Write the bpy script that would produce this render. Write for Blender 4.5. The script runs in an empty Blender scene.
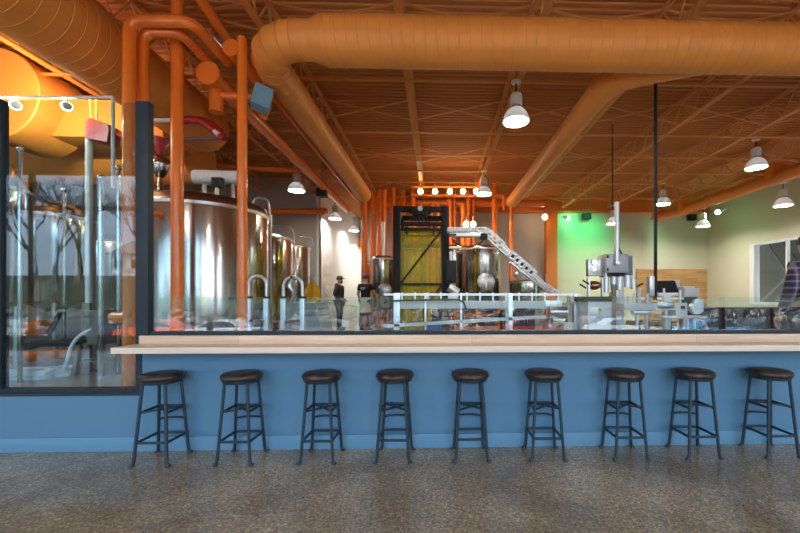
import bpy, bmesh, math, random
from mathutils import Vector, Matrix
random.seed(7)
PI = math.pi
SC = bpy.context.scene
COL = SC.collection
# ------------------------------------------------------------------ camera geometry (read off the photograph)
F, CX, HY, H = 370.0, 446.6, 297.0, 1.25
TH = math.radians(-1.64)
CS, SN = math.cos(TH), math.sin(TH)
def ray(px, py):
    x, z = (px-CX)/F, (HY-py)/F
    return x*CS-SN, x*SN+CS, z
def P(px, py, Y):
    a, b, c = ray(px, py); k = Y/b
    return Vector((a*k, Y, H+c*k))
def G(px, py, z=0.0):
    a, b, c = ray(px, py); k = (z-H)/c
    return Vector((a*k, b*k, z))
def px2m(n, Y): return n*Y/F

cam = bpy.data.cameras.new('camera'); co = bpy.data.objects.new('camera', cam); COL.objects.link(co)
cam.sensor_width = 36; cam.lens = F/800*36; cam.shift_x = -46.6/800; cam.shift_y = 30.5/800
cam.clip_start = 0.05; cam.clip_end = 300
co.location = (0, 0, H); co.rotation_euler = (PI/2, 0, TH)
SC.camera = co
SC.view_settings.view_transform = 'Standard'; SC.view_settings.look = 'None'
SC.view_settings.gamma = 1; SC.view_settings.exposure = 0.30
SC.view_settings.use_curve_mapping = False

# ------------------------------------------------------------------ materials
MATS = {}
def mat(name, col, rough=0.5, metal=0.0, spec=0.5, coat=0.0, emit=None, estr=0.0, var=0.0, vscale=6.0, bump=0.0, bscale=60.0):
    if name in MATS: return MATS[name]
    m = bpy.data.materials.new(name); m.use_nodes = True
    nt = m.node_tree; b = nt.nodes['Principled BSDF']
    b.inputs['Base Color'].default_value = (*col, 1); b.inputs['Roughness'].default_value = rough
    b.inputs['Metallic'].default_value = metal; b.inputs['Specular IOR Level'].default_value = spec
    b.inputs['Coat Weight'].default_value = coat
    if emit:
        b.inputs['Emission Color'].default_value = (*emit, 1); b.inputs['Emission Strength'].default_value = estr
    if var or bump:
        tc = nt.nodes.new('ShaderNodeTexCoord')
        nz = nt.nodes.new('ShaderNodeTexNoise'); nz.inputs['Scale'].default_value = vscale; nz.inputs['Detail'].default_value = 5
        nt.links.new(tc.outputs['Object'], nz.inputs['Vector'])
        if var:
            mx = nt.nodes.new('ShaderNodeMix'); mx.data_type = 'RGBA'
            mx.inputs[6].default_value = (*[c*(1-var) for c in col], 1); mx.inputs[7].default_value = (*[min(1, c*(1+var)) for c in col], 1)
            nt.links.new(nz.outputs['Fac'], mx.inputs[0]); nt.links.new(mx.outputs[2], b.inputs['Base Color'])
        if bump:
            n2 = nt.nodes.new('ShaderNodeTexNoise'); n2.inputs['Scale'].default_value = bscale
            nt.links.new(tc.outputs['Object'], n2.inputs['Vector'])
            bp = nt.nodes.new('ShaderNodeBump'); bp.inputs['Strength'].default_value = bump; bp.inputs['Distance'].default_value = 0.01
            nt.links.new(n2.outputs['Fac'], bp.inputs['Height']); nt.links.new(bp.outputs['Normal'], b.inputs['Normal'])
    MATS[name] = m
    return m
def glassmat(name, tint, base, power=5.0):
    m = bpy.data.materials.new(name); m.use_nodes = True; nt = m.node_tree; nt.nodes.clear()
    out = nt.nodes.new('ShaderNodeOutputMaterial'); mx = nt.nodes.new('ShaderNodeMixShader')
    tr = nt.nodes.new('ShaderNodeBsdfTransparent'); tr.inputs['Color'].default_value = (*tint, 1)
    gl = nt.nodes.new('ShaderNodeBsdfGlossy'); gl.inputs['Roughness'].default_value = 0.0; gl.inputs['Color'].default_value = (1, 1, 1, 1)
    lw = nt.nodes.new('ShaderNodeLayerWeight'); lw.inputs['Blend'].default_value = 0.5
    pw = nt.nodes.new('ShaderNodeMath'); pw.operation = 'POWER'; pw.inputs[1].default_value = power
    ml = nt.nodes.new('ShaderNodeMath'); ml.operation = 'MULTIPLY_ADD'; ml.inputs[1].default_value = 1-base; ml.inputs[2].default_value = base
    nt.links.new(lw.outputs['Facing'], pw.inputs[0]); nt.links.new(pw.outputs[0], ml.inputs[0])
    nt.links.new(ml.outputs[0], mx.inputs[0]); nt.links.new(tr.outputs[0], mx.inputs[1]); nt.links.new(gl.outputs[0], mx.inputs[2])
    nt.links.new(mx.outputs[0], out.inputs['Surface'])
    MATS[name] = m
    return m
def emis(name, col, s):
    m = bpy.data.materials.new(name); m.use_nodes = True; nt = m.node_tree; nt.nodes.clear()
    out = nt.nodes.new('ShaderNodeOutputMaterial'); e = nt.nodes.new('ShaderNodeEmission')
    e.inputs['Color'].default_value = (*col, 1); e.inputs['Strength'].default_value = s
    nt.links.new(e.outputs[0], out.inputs['Surface']); MATS[name] = m
    return m

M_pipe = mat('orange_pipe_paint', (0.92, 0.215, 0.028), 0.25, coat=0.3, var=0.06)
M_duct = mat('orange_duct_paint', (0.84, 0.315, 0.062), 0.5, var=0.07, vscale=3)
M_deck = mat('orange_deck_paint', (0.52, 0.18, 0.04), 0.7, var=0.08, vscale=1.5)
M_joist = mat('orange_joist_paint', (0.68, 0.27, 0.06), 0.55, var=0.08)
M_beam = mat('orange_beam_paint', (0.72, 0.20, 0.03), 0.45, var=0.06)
M_steel = mat('stainless_steel', (0.50, 0.485, 0.46), 0.16, 1.0)
M_steel2 = mat('brushed_steel', (0.55, 0.54, 0.52), 0.32, 1.0, var=0.06, vscale=12)
M_alu = mat('aluminium', (0.72, 0.76, 0.78), 0.35, 0.7)
M_whitemetal = mat('white_painted_metal', (0.75, 0.77, 0.78), 0.4)
M_lampgrey = mat('lamp_housing_grey', (0.78, 0.81, 0.86), 0.4)
M_blk = mat('black_metal', (0.010, 0.010, 0.011), 0.55, spec=0.3)
M_blkrub = mat('black_rubber', (0.02, 0.02, 0.02), 0.7)
M_bluewall = mat('blue_wall_paint', (0.086, 0.213, 0.330), 0.5, var=0.03, vscale=2, bump=0.03, bscale=140)
M_bluebase = mat('light_blue_trim_paint', (0.115, 0.270, 0.405), 0.45)
M_frame = mat('dark_slate_frame', (0.016, 0.028, 0.040), 0.5, spec=0.3)
M_stool = mat('stool_steel', (0.022, 0.042, 0.058), 0.42, 0.35)
M_grey = mat('grey_wall_paint', (0.50, 0.46, 0.44), 0.8, var=0.03, vscale=1)
M_cream = mat('cream_wall_paint', (0.62, 0.605, 0.47), 0.8, var=0.03, vscale=1)
M_white = mat('white_wall_paint', (0.78, 0.77, 0.74), 0.8)
M_red = mat('red_plastic', (0.42, 0.015, 0.02), 0.35, var=0.15, vscale=10)
M_taupe = mat('taupe_plastic', (0.25, 0.20, 0.155), 0.6, var=0.06)
M_whiteplas = mat('white_plastic', (0.78, 0.78, 0.76), 0.4)
M_wrap = mat('white_insulation_wrap', (0.90, 0.91, 0.93), 0.6, var=0.1, vscale=20, bump=0.3, bscale=25)
M_bluebox = mat('blue_painted_box', (0.20, 0.42, 0.62), 0.5, var=0.1, vscale=15)
M_yellow = mat('yellow_cloth', (0.75, 0.42, 0.02), 0.8, var=0.15)
M_greytarp = mat('grey_green_plastic', (0.30, 0.36, 0.37), 0.5, var=0.08)
M_skin = mat('skin', (0.52, 0.29, 0.20), 0.55)
M_hair = mat('dark_hair', (0.03, 0.02, 0.015), 0.7)
M_hood = mat('charcoal_hoodie', (0.045, 0.047, 0.052), 0.85, var=0.15, vscale=18)
M_trou = mat('dark_trousers', (0.035, 0.042, 0.055), 0.85, var=0.15, vscale=18)
M_jean = mat('blue_jeans', (0.09, 0.14, 0.23), 0.85, var=0.15, vscale=18)
M_shoe = mat('dark_shoes', (0.02, 0.018, 0.016), 0.6)
M_tee = mat('black_tee', (0.012, 0.012, 0.013), 0.85)
M_cap = mat('grey_cap', (0.10, 0.09, 0.08), 0.8)
M_bcap = mat('blue_cap', (0.05, 0.09, 0.24), 0.8)
M_apron = mat('pale_apron', (0.62, 0.56, 0.46), 0.8)
M_conc = mat('house_wall_white', (0.75, 0.75, 0.75), 0.8)
M_roof = mat('house_roof_grey', (0.12, 0.12, 0.13), 0.8)
M_asph = mat('asphalt', (0.05, 0.053, 0.057), 0.95, spec=0.05, var=0.2, vscale=3)
M_grass = mat('grass_bank', (0.034, 0.042, 0.030), 0.95, spec=0.05, var=0.4, vscale=2)
M_bark = mat('bark', (0.07, 0.05, 0.045), 0.9)
M_mull = mat('red_brown_mullion', (0.34, 0.13, 0.08), 0.5)
M_glassdark = mat('dark_window_glass', (0.02, 0.025, 0.03), 0.05)
M_fabr = mat('taproom_wall_paint', (0.62, 0.58, 0.52), 0.8)
M_yacr = None

m = bpy.data.materials.new('frosted_lamp_shade'); m.use_nodes = True; nt = m.node_tree; nt.nodes.clear()
out = nt.nodes.new('ShaderNodeOutputMaterial'); mx = nt.nodes.new('ShaderNodeMixShader'); mx.inputs[0].default_value = 0.16
df = nt.nodes.new('ShaderNodeBsdfDiffuse'); df.inputs['Color'].default_value = (0.80, 0.83, 0.88, 1)
tl = nt.nodes.new('ShaderNodeBsdfTranslucent'); tl.inputs['Color'].default_value = (0.9, 0.9, 0.9, 1)
nt.links.new(df.outputs[0], mx.inputs[1]); nt.links.new(tl.outputs[0], mx.inputs[2]); nt.links.new(mx.outputs[0], out.inputs['Surface'])
M_shade = m
# thin clear glass: transparent with a mirror-like part growing at grazing angles
M_glass = glassmat('window_pane_glass', (0.78, 0.91, 0.95), 0.034)
M_glass2 = glassmat('balustrade_glass', (0.89, 0.965, 0.985), 0.045)
M_facglass = glassmat('front_window_glass', (0.98, 0.99, 0.99), 0.03)
# yellow acrylic: mostly transparent, tinted
m = bpy.data.materials.new('yellow_acrylic'); m.use_nodes = True; nt = m.node_tree; nt.nodes.clear()
out = nt.nodes.new('ShaderNodeOutputMaterial'); mx = nt.nodes.new('ShaderNodeMixShader'); mx.inputs[0].default_value = 0.20
tr = nt.nodes.new('ShaderNodeBsdfTransparent'); tr.inputs['Color'].default_value = (0.98, 0.92, 0.36, 1)
pb = nt.nodes.new('ShaderNodeBsdfPrincipled'); pb.inputs['Base Color'].default_value = (0.80, 0.72, 0.05, 1); pb.inputs['Roughness'].default_value = 0.15
nt.links.new(tr.outputs[0], mx.inputs[1]); nt.links.new(pb.outputs[0], mx.inputs[2]); nt.links.new(mx.outputs[0], out.inputs['Surface'])
M_yacr = m

def node_mat(name):
    m = bpy.data.materials.new(name); m.use_nodes = True
    MATS[name] = m
    return m, m.node_tree, m.node_tree.nodes['Principled BSDF']
def N(nt, t, **kw):
    n = nt.nodes.new(t)
    for k, v in kw.items(): setattr(n, k, v)
    return n
def ramp(nt, src, stops):
    r = N(nt, 'ShaderNodeValToRGB'); e = r.color_ramp.elements
    while len(e) < len(stops): e.new(0.5)
    for i, (p, c) in enumerate(stops): e[i].position = p; e[i].color = (*c, 1)
    nt.links.new(src, r.inputs[0]); return r
def mixc(nt, fac, a, b, blend='MIX'):
    x = N(nt, 'ShaderNodeMix', data_type='RGBA', blend_type=blend)
    for sock, v in ((0, fac), (6, a), (7, b)):
        if hasattr(v, 'default_value'): nt.links.new(v, x.inputs[sock])
        elif isinstance(v, tuple): x.inputs[sock].default_value = (*v, 1)
        else: x.inputs[sock].default_value = v
    return x.outputs[2]

# polished concrete with exposed aggregate
M_floor, nt, b = node_mat('polished_concrete')
tc = N(nt, 'ShaderNodeTexCoord')
n1 = N(nt, 'ShaderNodeTexNoise'); n1.inputs['Scale'].default_value = 1.3; n1.inputs['Detail'].default_value = 6; n1.inputs['Roughness'].default_value = 0.6
n1.inputs['Distortion'].default_value = 0.6
n2 = N(nt, 'ShaderNodeTexNoise'); n2.inputs['Scale'].default_value = 45; n2.inputs['Detail'].default_value = 4
v1 = N(nt, 'ShaderNodeTexVoronoi'); v1.inputs['Scale'].default_value = 110
v2 = N(nt, 'ShaderNodeTexVoronoi'); v2.inputs['Scale'].default_value = 9
for n in (n1, n2, v1, v2): nt.links.new(tc.outputs['Object'], n.inputs['Vector'])
base = ramp(nt, n1.outputs['Fac'], [(0.30, (0.148, 0.128, 0.09)), (0.5, (0.238, 0.212, 0.152)), (0.70, (0.35, 0.322, 0.24))])
fine = ramp(nt, n2.outputs['Fac'], [(0.35, (0.72, 0.72, 0.72)), (0.65, (1.22, 1.2, 1.16))])
c1 = mixc(nt, 1.0, base.outputs[0], fine.outputs[0], 'MULTIPLY')
sep = N(nt, 'ShaderNodeSeparateColor'); nt.links.new(v1.outputs['Color'], sep.inputs[0])
peb = ramp(nt, sep.outputs[0], [(0.0, (0.55, 0.50, 0.45)), (0.16, (0.6, 0.57, 0.5)), (0.17, (1, 1, 1)), (0.84, (1, 1, 1)), (0.85, (1.7, 1.6, 1.45)), (1.0, (1.9, 1.8, 1.6))])
peb.color_ramp.interpolation = 'LINEAR'
c2 = mixc(nt, 0.7, c1, peb.outputs[0], 'MULTIPLY')
dd = ramp(nt, v2.outputs['Distance'], [(0.0, (1, 1, 1)), (0.07, (1, 1, 1)), (0.10, (0, 0, 0))])
sp2 = N(nt, 'ShaderNodeSeparateColor'); nt.links.new(v2.outputs['Color'], sp2.inputs[0])
gt = N(nt, 'ShaderNodeMath', operation='GREATER_THAN'); gt.inputs[1].default_value = 0.90; nt.links.new(sp2.outputs[1], gt.inputs[0])
mm = N(nt, 'ShaderNodeMath', operation='MULTIPLY'); nt.links.new(dd.outputs[0], mm.inputs[0]); nt.links.new(gt.outputs[0], mm.inputs[1])
c3 = mixc(nt, mm.outputs[0], c2, (0.50, 0.48, 0.43))
nt.links.new(c3, b.inputs['Base Color'])
rr = ramp(nt, n1.outputs['Fac'], [(0.3, (0.07, 0.07, 0.07)), (0.7, (0.17, 0.17, 0.17))])
nt.links.new(rr.outputs[0], b.inputs['Roughness']); b.inputs['Specular IOR Level'].default_value = 0.6
bp = N(nt, 'ShaderNodeBump'); bp.inputs['Strength'].default_value = 0.015; bp.inputs['Distance'].default_value = 0.01
nt.links.new(n2.outputs['Fac'], bp.inputs['Height']); nt.links.new(bp.outputs[0], b.inputs['Normal'])

M_bfloor = mat('brewery_floor_grey', (0.24, 0.22, 0.19), 0.3, var=0.15, vscale=1.2)

def wood(name, a, bb, c, board_x=0.62, board_y=0.12, planks=True, rough=0.38):
    m, nt, b = node_mat(name)
    tc = N(nt, 'ShaderNodeTexCoord')
    mp = N(nt, 'ShaderNodeMapping'); mp.inputs['Scale'].default_value = (1.1, 22, 22)
    nt.links.new(tc.outputs['Object'], mp.inputs['Vector'])
    n = N(nt, 'ShaderNodeTexNoise'); n.inputs['Scale'].default_value = 1.6; n.inputs['Detail'].default_value = 7; n.inputs['Distortion'].default_value = 0.8
    nt.links.new(mp.outputs[0], n.inputs['Vector'])
    r = ramp(nt, n.outputs['Fac'], [(0.28, a), (0.5, bb), (0.72, c)])
    if planks:
        br = N(nt, 'ShaderNodeTexBrick'); br.inputs['Scale'].default_value = 1.0
        br.inputs['Brick Width'].default_value = board_x; br.inputs['Row Height'].default_value = board_y
        br.inputs['Mortar Size'].default_value = 0.0015; br.inputs['Color1'].default_value = (0.86, 0.84, 0.80, 1); br.inputs['Color2'].default_value = (1.12, 1.1, 1.07, 1)
        br.inputs['Mortar'].default_value = (0.6, 0.56, 0.5, 1); br.offset = 0.37
        m2 = N(nt, 'ShaderNodeMapping'); m2.inputs['Rotation'].default_value = (-PI/2, 0, 0)
        nt.links.new(tc.outputs['Object'], m2.inputs['Vector']); nt.links.new(m2.outputs[0], br.inputs['Vector'])
        nt.links.new(mixc(nt, 1.0, r.outputs[0], br.outputs['Color'], 'MULTIPLY'), b.inputs['Base Color'])
    else: nt.links.new(r.outputs[0], b.inputs['Base Color'])
    b.inputs['Roughness'].default_value = rough
    return m
M_maple = wood('maple_boards', (0.63, 0.47, 0.33), (0.73, 0.57, 0.42), (0.80, 0.66, 0.51), 1.9, 0.5)
M_edge = wood('pale_maple_edge', (0.66, 0.55, 0.43), (0.74, 0.64, 0.52), (0.79, 0.71, 0.60), planks=False)
M_plank = wood('oak_plank_wall', (0.36, 0.20, 0.08), (0.48, 0.28, 0.12), (0.60, 0.38, 0.18), 1.1, 0.16)

M_leather, nt, b = node_mat('dark_brown_leather')
tc = N(nt, 'ShaderNodeTexCoord'); n1 = N(nt, 'ShaderNodeTexNoise'); n1.inputs['Scale'].default_value = 18; n1.inputs['Detail'].default_value = 6
oi = N(nt, 'ShaderNodeObjectInfo'); va = N(nt, 'ShaderNodeVectorMath', operation='ADD')
nt.links.new(tc.outputs['Object'], va.inputs[0]); nt.links.new(oi.outputs['Random'], va.inputs[1]); nt.links.new(va.outputs[0], n1.inputs['Vector'])
r = ramp(nt, n1.outputs['Fac'], [(0.35, (0.018, 0.012, 0.011)), (0.55, (0.042, 0.025, 0.021)), (0.75, (0.10, 0.060, 0.047))])
nt.links.new(r.outputs[0], b.inputs['Base Color']); b.inputs['Roughness'].default_value = 0.42
bp = N(nt, 'ShaderNodeBump'); bp.inputs['Strength'].default_value = 0.25; bp.inputs['Distance'].default_value = 0.004
nt.links.new(n1.outputs['Fac'], bp.inputs['Height']); nt.links.new(bp.outputs[0], b.inputs['Normal'])

M_plaid, nt, b = node_mat('plaid_shirt')
tc = N(nt, 'ShaderNodeTexCoord')
w1 = N(nt, 'ShaderNodeTexWave'); w1.inputs['Scale'].default_value = 4.6; w1.bands_direction = 'X'
w2 = N(nt, 'ShaderNodeTexWave'); w2.inputs['Scale'].default_value = 4.6; w2.bands_direction = 'Z'
for w in (w1, w2): nt.links.new(tc.outputs['Object'], w.inputs['Vector'])
ra = ramp(nt, w1.outputs['Fac'], [(0.0, (0.02, 0.02, 0.05)), (0.55, (0.05, 0.045, 0.08)), (0.80, (0.12, 0.05, 0.07)), (0.93, (0.30, 0.29, 0.36))])
rb_ = ramp(nt, w2.outputs['Fac'], [(0.0, (0.02, 0.02, 0.05)), (0.55, (0.05, 0.045, 0.08)), (0.80, (0.12, 0.05, 0.07)), (0.93, (0.30, 0.29, 0.36))])
class _O: pass
r = _O(); r.outputs = [mixc(nt, 0.5, ra.outputs[0], rb_.outputs[0])]
nt.links.new(r.outputs[0], b.inputs['Base Color']); b.inputs['Roughness'].default_value = 0.85

M_rock, nt, b = node_mat('stacked_boulders')
tc = N(nt, 'ShaderNodeTexCoord'); v = N(nt, 'ShaderNodeTexVoronoi'); v.inputs['Scale'].default_value = 1.3
nt.links.new(tc.outputs['Object'], v.inputs['Vector'])
sp = N(nt, 'ShaderNodeSeparateColor'); nt.links.new(v.outputs['Color'], sp.inputs[0])
r = ramp(nt, sp.outputs[0], [(0, (0.04, 0.04, 0.045)), (0.5, (0.08, 0.08, 0.085)), (1, (0.20, 0.20, 0.20))])
v3 = N(nt, 'ShaderNodeTexVoronoi', feature='DISTANCE_TO_EDGE'); v3.inputs['Scale'].default_value = 1.3
nt.links.new(tc.outputs['Object'], v3.inputs['Vector'])
r2 = ramp(nt, v3.outputs['Distance'], [(0.0, (0.05, 0.05, 0.05)), (0.14, (1, 1, 1))])  # gaps between boulders darkened in the colour to deepen their shade
nt.links.new(mixc(nt, 1.0, r.outputs[0], r2.outputs[0], 'MULTIPLY'), b.inputs['Base Color']); b.inputs['Roughness'].default_value = 0.9

# ------------------------------------------------------------------ mesh builder
class MB:
    def __init__(s): s.bm = bmesh.new()
    def _add(s, vs, fs):
        v = [s.bm.verts.new(p) for p in vs]
        for f in fs:
            try: s.bm.faces.new([v[i] for i in f])
            except ValueError: pass
        return s
    def box(s, x0, x1, y0, y1, z0, z1, bev=0.0, M=None):
        b = bmesh.new()
        vs = [b.verts.new((x, y, z)) for z in (z0, z1) for y in (y0, y1) for x in (x0, x1)]
        for f in ((0, 2, 3, 1), (4, 5, 7, 6), (0, 1, 5, 4), (2, 6, 7, 3), (0, 4, 6, 2), (1, 3, 7, 5)): b.faces.new([vs[i] for i in f])
        if bev: bmesh.ops.bevel(b, geom=b.edges[:], offset=bev, segments=2, profile=0.6, affect='EDGES')
        if M is not None: bmesh.ops.transform(b, matrix=M, verts=b.verts[:])
        b.verts.index_update()
        s._add([v.co.copy() for v in b.verts], [[v.index for v in f.verts] for f in b.faces]); b.free()
        return s
    def tube(s, pts, r, seg=14, bend=0.0, caps=True, bseg=6):
        pts = [Vector(p) for p in pts]
        if bend and len(pts) > 2:
            o = [pts[0]]
            for i in range(1, len(pts)-1):
                a, c, d = pts[i-1], pts[i], pts[i+1]
                u, w = (a-c), (d-c); bb = min(bend, u.length*0.49, w.length*0.49)
                u.normalize(); w.normalize(); p, q = c+u*bb, c+w*bb
                for k in range(bseg+1):
                    t = k/bseg; o.append(p*(1-t)**2+c*2*t*(1-t)+q*t*t)
            o.append(pts[-1]); pts = o
        rs = r if isinstance(r, (list, tuple)) else [r]*len(pts)
        n = len(pts); rings = []; up = None
        for i in range(n):
            t = (pts[min(i+1, n-1)]-pts[max(i-1, 0)]).normalized()
            if up is None: up = t.orthogonal().normalized()
            else: up = (up-t*up.dot(t)).normalized()
            sd = t.cross(up)
            rings.append([s.bm.verts.new(pts[i]+(up*math.cos(2*PI*k/seg)+sd*math.sin(2*PI*k/seg))*rs[i]) for k in range(seg)])
        for i in range(n-1):
            for k in range(seg):
                s.bm.faces.new((rings[i][k], rings[i][(k+1) % seg], rings[i+1][(k+1) % seg], rings[i+1][k]))
        if caps:
            s.bm.faces.new(list(reversed(rings[0]))); s.bm.faces.new(rings[-1])
        return s
    def rod(s, a, b, r, seg=10): return s.tube([a, b], r, seg)
    def bar(s, a, b, w, h=None, up=(0, 0, 1)):
        a, b = Vector(a), Vector(b); h = h or w; t = (b-a).normalized(); up = Vector(up)
        if abs(t.dot(up)) > 0.98: up = Vector((0, 1, 0))
        sd = t.cross(up).normalized(); u = sd.cross(t)
        vs = [p+sd*i*w/2+u*j*h/2 for p in (a, b) for i, j in ((-1, -1), (1, -1), (1, 1), (-1, 1))]
        return s._add(vs, ((0, 1, 2, 3), (7, 6, 5, 4), (0, 4, 5, 1), (1, 5, 6, 2), (2, 6, 7, 3), (3, 7, 4, 0)))
    def lathe(s, prof, c=(0, 0, 0), axis='Z', seg=32, a0=0.0, a1=2*PI):
        c = Vector(c); full = abs(a1-a0-2*PI) < 1e-6; n = seg if full else seg+1
        rings = []
        for (r, z) in prof:
            ring = []
            for k in range(n):
                a = a0+(a1-a0)*k/seg; x, y = r*math.cos(a), r*math.sin(a)
                p = Vector((x, y, z)) if axis == 'Z' else (Vector((x, z, y)) if axis == 'Y' else Vector((z, x, y)))
                ring.append(s.bm.verts.new(c+p))
            rings.append(ring)
        for i in range(len(rings)-1):
            for k in range(seg if full else seg):
                k2 = (k+1) % n
                s.bm.faces.new((rings[i][k], rings[i][k2], rings[i+1][k2], rings[i+1][k]))
        if full and prof[0][0] > 1e-5 and prof[-1][0] > 1e-5 and abs(prof[0][1]-prof[-1][1]) < 0.03 and len(prof) > 3:
            for k in range(seg): s.bm.faces.new((rings[-1][k], rings[-1][(k+1) % n], rings[0][(k+1) % n], rings[0][k]))
            return s
        if full and prof[0][0] > 1e-5: s.bm.faces.new(list(reversed(rings[0])))
        if full and prof[-1][0] > 1e-5: s.bm.faces.new(rings[-1])
        return s
    def ball(s, c, r, sx=1, sy=1, sz=1, seg=14, rg=8):
        prof = [(max(1e-4, r*math.sin(PI*i/rg)), -r*math.cos(PI*i/rg)) for i in range(rg+1)]
        n0 = len(s.bm.verts); s.lathe(prof, (0, 0, 0), 'Z', seg)
        s.bm.verts.ensure_lookup_table()
        for v in s.bm.verts[n0:]: v.co = Vector((v.co.x*sx, v.co.y*sy, v.co.z*sz))+Vector(c)
        return s
    def prism(s, poly, off):
        off = Vector(off); poly = [Vector(p) for p in poly]; n = len(poly)
        v = [s.bm.verts.new(p) for p in poly]+[s.bm.verts.new(p+off) for p in poly]
        s.bm.faces.new(v[:n]); s.bm.faces.new(list(reversed(v[n:])))
        for i in range(n): s.bm.faces.new((v[i], v[n+i], v[n+(i+1) % n], v[(i+1) % n]))
        return s
    def spiral_duct(s, a, b, r, pitch=0.14, ridge=0.007, seg=40, caps=(True, True)):
        """a spiral-seam duct: a skin with a helical raised seam, as real spiral ductwork"""
        a, b = Vector(a), Vector(b); L = (b-a).length; t = (b-a).normalized()
        up = Vector((0, 0, 1)); sd = t.cross(up).normalized(); up = sd.cross(t)
        offs = [(0.0, 0), (0.38, 0), (0.405, 0), (0.43, 1), (0.50, 1), (0.525, 0), (0.55, 0)]
        js = []; k = -1
        while k*pitch < L+pitch:
            for o, h in offs: js.append(((k+o)*pitch, h))
            k += 1
        rings = []
        for d, h in js:
            ring = []
            for q in range(seg+1):
                an = 2*PI*q/seg; dd = min(max(d+pitch*(q/seg-0.5), 0), L)
                rr = r+(ridge if h else 0)
                ring.append(s.bm.verts.new(a+t*dd+(up*math.cos(an)+sd*math.sin(an))*rr))
            rings.append(ring)
        for i in range(len(rings)-1):
            for q in range(seg):
                f = (rings[i][q], rings[i][q+1], rings[i+1][q+1], rings[i+1][q])
                s.bm.faces.new(f)
        for p, on in ((a, caps[0]), (b, caps[1])):
            if on:
                vs = [s.bm.verts.new(p+(up*math.cos(2*PI*q/seg)+sd*math.sin(2*PI*q/seg))*(r+0.004)) for q in range(seg)]
                s.bm.faces.new(vs)
        return s
    def mesh(s, name, m, off, ang=35):
        bm = s.bm
        bmesh.ops.remove_doubles(bm, verts=bm.verts[:], dist=1e-6)
        bad = [f for f in bm.faces if f.calc_area() < 1e-11]
        if bad: bmesh.ops.delete(bm, geom=bad, context='FACES_ONLY')
        bmesh.ops.recalc_face_normals(bm, faces=bm.faces[:])
        me = bpy.data.meshes.new(name)
        for v in bm.verts: v.co -= off
        for f in bm.faces: f.smooth = True
        bm.to_mesh(me); bm.free()
        me.set_sharp_from_angle(angle=math.radians(ang))
        me.materials.append(m)
        return me
OFF = {}
def thing(name, label, cat, loc=(0, 0, 0), group=None):
    o = bpy.data.objects.new(name, None); COL.objects.link(o); o.location = loc
    o.empty_display_size = 0.1
    o['label'] = label; o['category'] = cat
    if group: o['group'] = group
    OFF[o.name] = Vector(loc)
    return o
def part(name, mb, m, parent, label=None, ang=35):
    off = OFF[parent.name]
    o = bpy.data.objects.new(name, mb.mesh(name, m, off, ang)); COL.objects.link(o); o.parent = parent
    OFF[o.name] = off
    if label: o['label'] = label
    return o
def solo(name, mb, m, label, cat, group=None, kind=None, ang=35):
    vs = [v.co for v in mb.bm.verts]
    lo = Vector((min(v[i] for v in vs) for i in range(3))); hi = Vector((max(v[i] for v in vs) for i in range(3)))
    base = Vector(((lo.x+hi.x)/2, (lo.y+hi.y)/2, lo.z))
    o = bpy.data.objects.new(name, mb.mesh(name, m, base, ang)); COL.objects.link(o); o.location = base
    o['label'] = label; o['category'] = cat; OFF[o.name] = base
    if group: o['group'] = group
    if kind: o['kind'] = kind
    return o
def struct(name, mb, m, label=None, cat=None, ang=35):
    o = bpy.data.objects.new(name, mb.mesh(name, m, Vector((0, 0, 0)), ang)); COL.objects.link(o)
    o['kind'] = 'structure'; OFF[o.name] = Vector((0, 0, 0))
    if label: o['label'] = label
    if cat: o['category'] = cat
    return o
KIDS = {}
def kids(o): return [c for c in bpy.data.objects if c.parent == o]
def dup(root, loc, label, rz=None, cache={}):
    r = root.copy(); COL.objects.link(r); r.location = loc; r['label'] = label
    if rz is not None: r.rotation_euler = (0, 0, rz)
    if root.name not in cache: cache[root.name] = [(c, kids(c)) for c in kids(root)]
    for c, gs in cache[root.name]:
        d = c.copy(); COL.objects.link(d); d.parent = r
        for g in gs:
            e = g.copy(); COL.objects.link(e); e.parent = d
    return r
ORD = ['', 'first', 'second', 'third', 'fourth', 'fifth', 'sixth', 'seventh', 'eighth', 'ninth']

# ------------------------------------------------------------------ room shell
XL, XR, YF, YB, ZD = -14.0, 11.7, -4.0, 15.7, 5.5
YW = 3.08            # face of the bar wall
ZB = 0.15            # brewery floor level
struct('floor', MB().box(XL, XR, YF, YW+0.05, -0.2, 0), M_floor, 'polished brown-grey concrete floor under the stools', 'floor')
struct('floor_brewery', MB().box(XL, XR, YW+0.14, 20.6, -0.2, ZB), M_bfloor, 'concrete brewery floor behind the bar wall', 'floor')
# corrugated deck
mb = MB(); prof = []; y = YF-0.2; p = 0.125
while y < 20.8:
    prof += [(y, ZD), (y+p*0.42, ZD), (y+p*0.54, ZD+0.026), (y+p*0.88, ZD+0.026)]; y += p
x0, x1 = XL-0.2, XR+0.2
va = [mb.bm.verts.new((x0, a, b)) for a, b in prof]; vb = [mb.bm.verts.new((x1, a, b)) for a, b in prof]
for i in range(len(prof)-1): mb.bm.faces.new((va[i], va[i+1], vb[i+1], vb[i]))
mb.box(x0, x1, YF-0.2, 20.8, ZD+0.06, ZD+0.16)
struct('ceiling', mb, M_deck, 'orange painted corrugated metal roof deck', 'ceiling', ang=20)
struct('wall_left', MB().box(XL-0.2, XL, YF, 20.6, -0.2, ZD+0.05), M_fabr)
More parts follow.
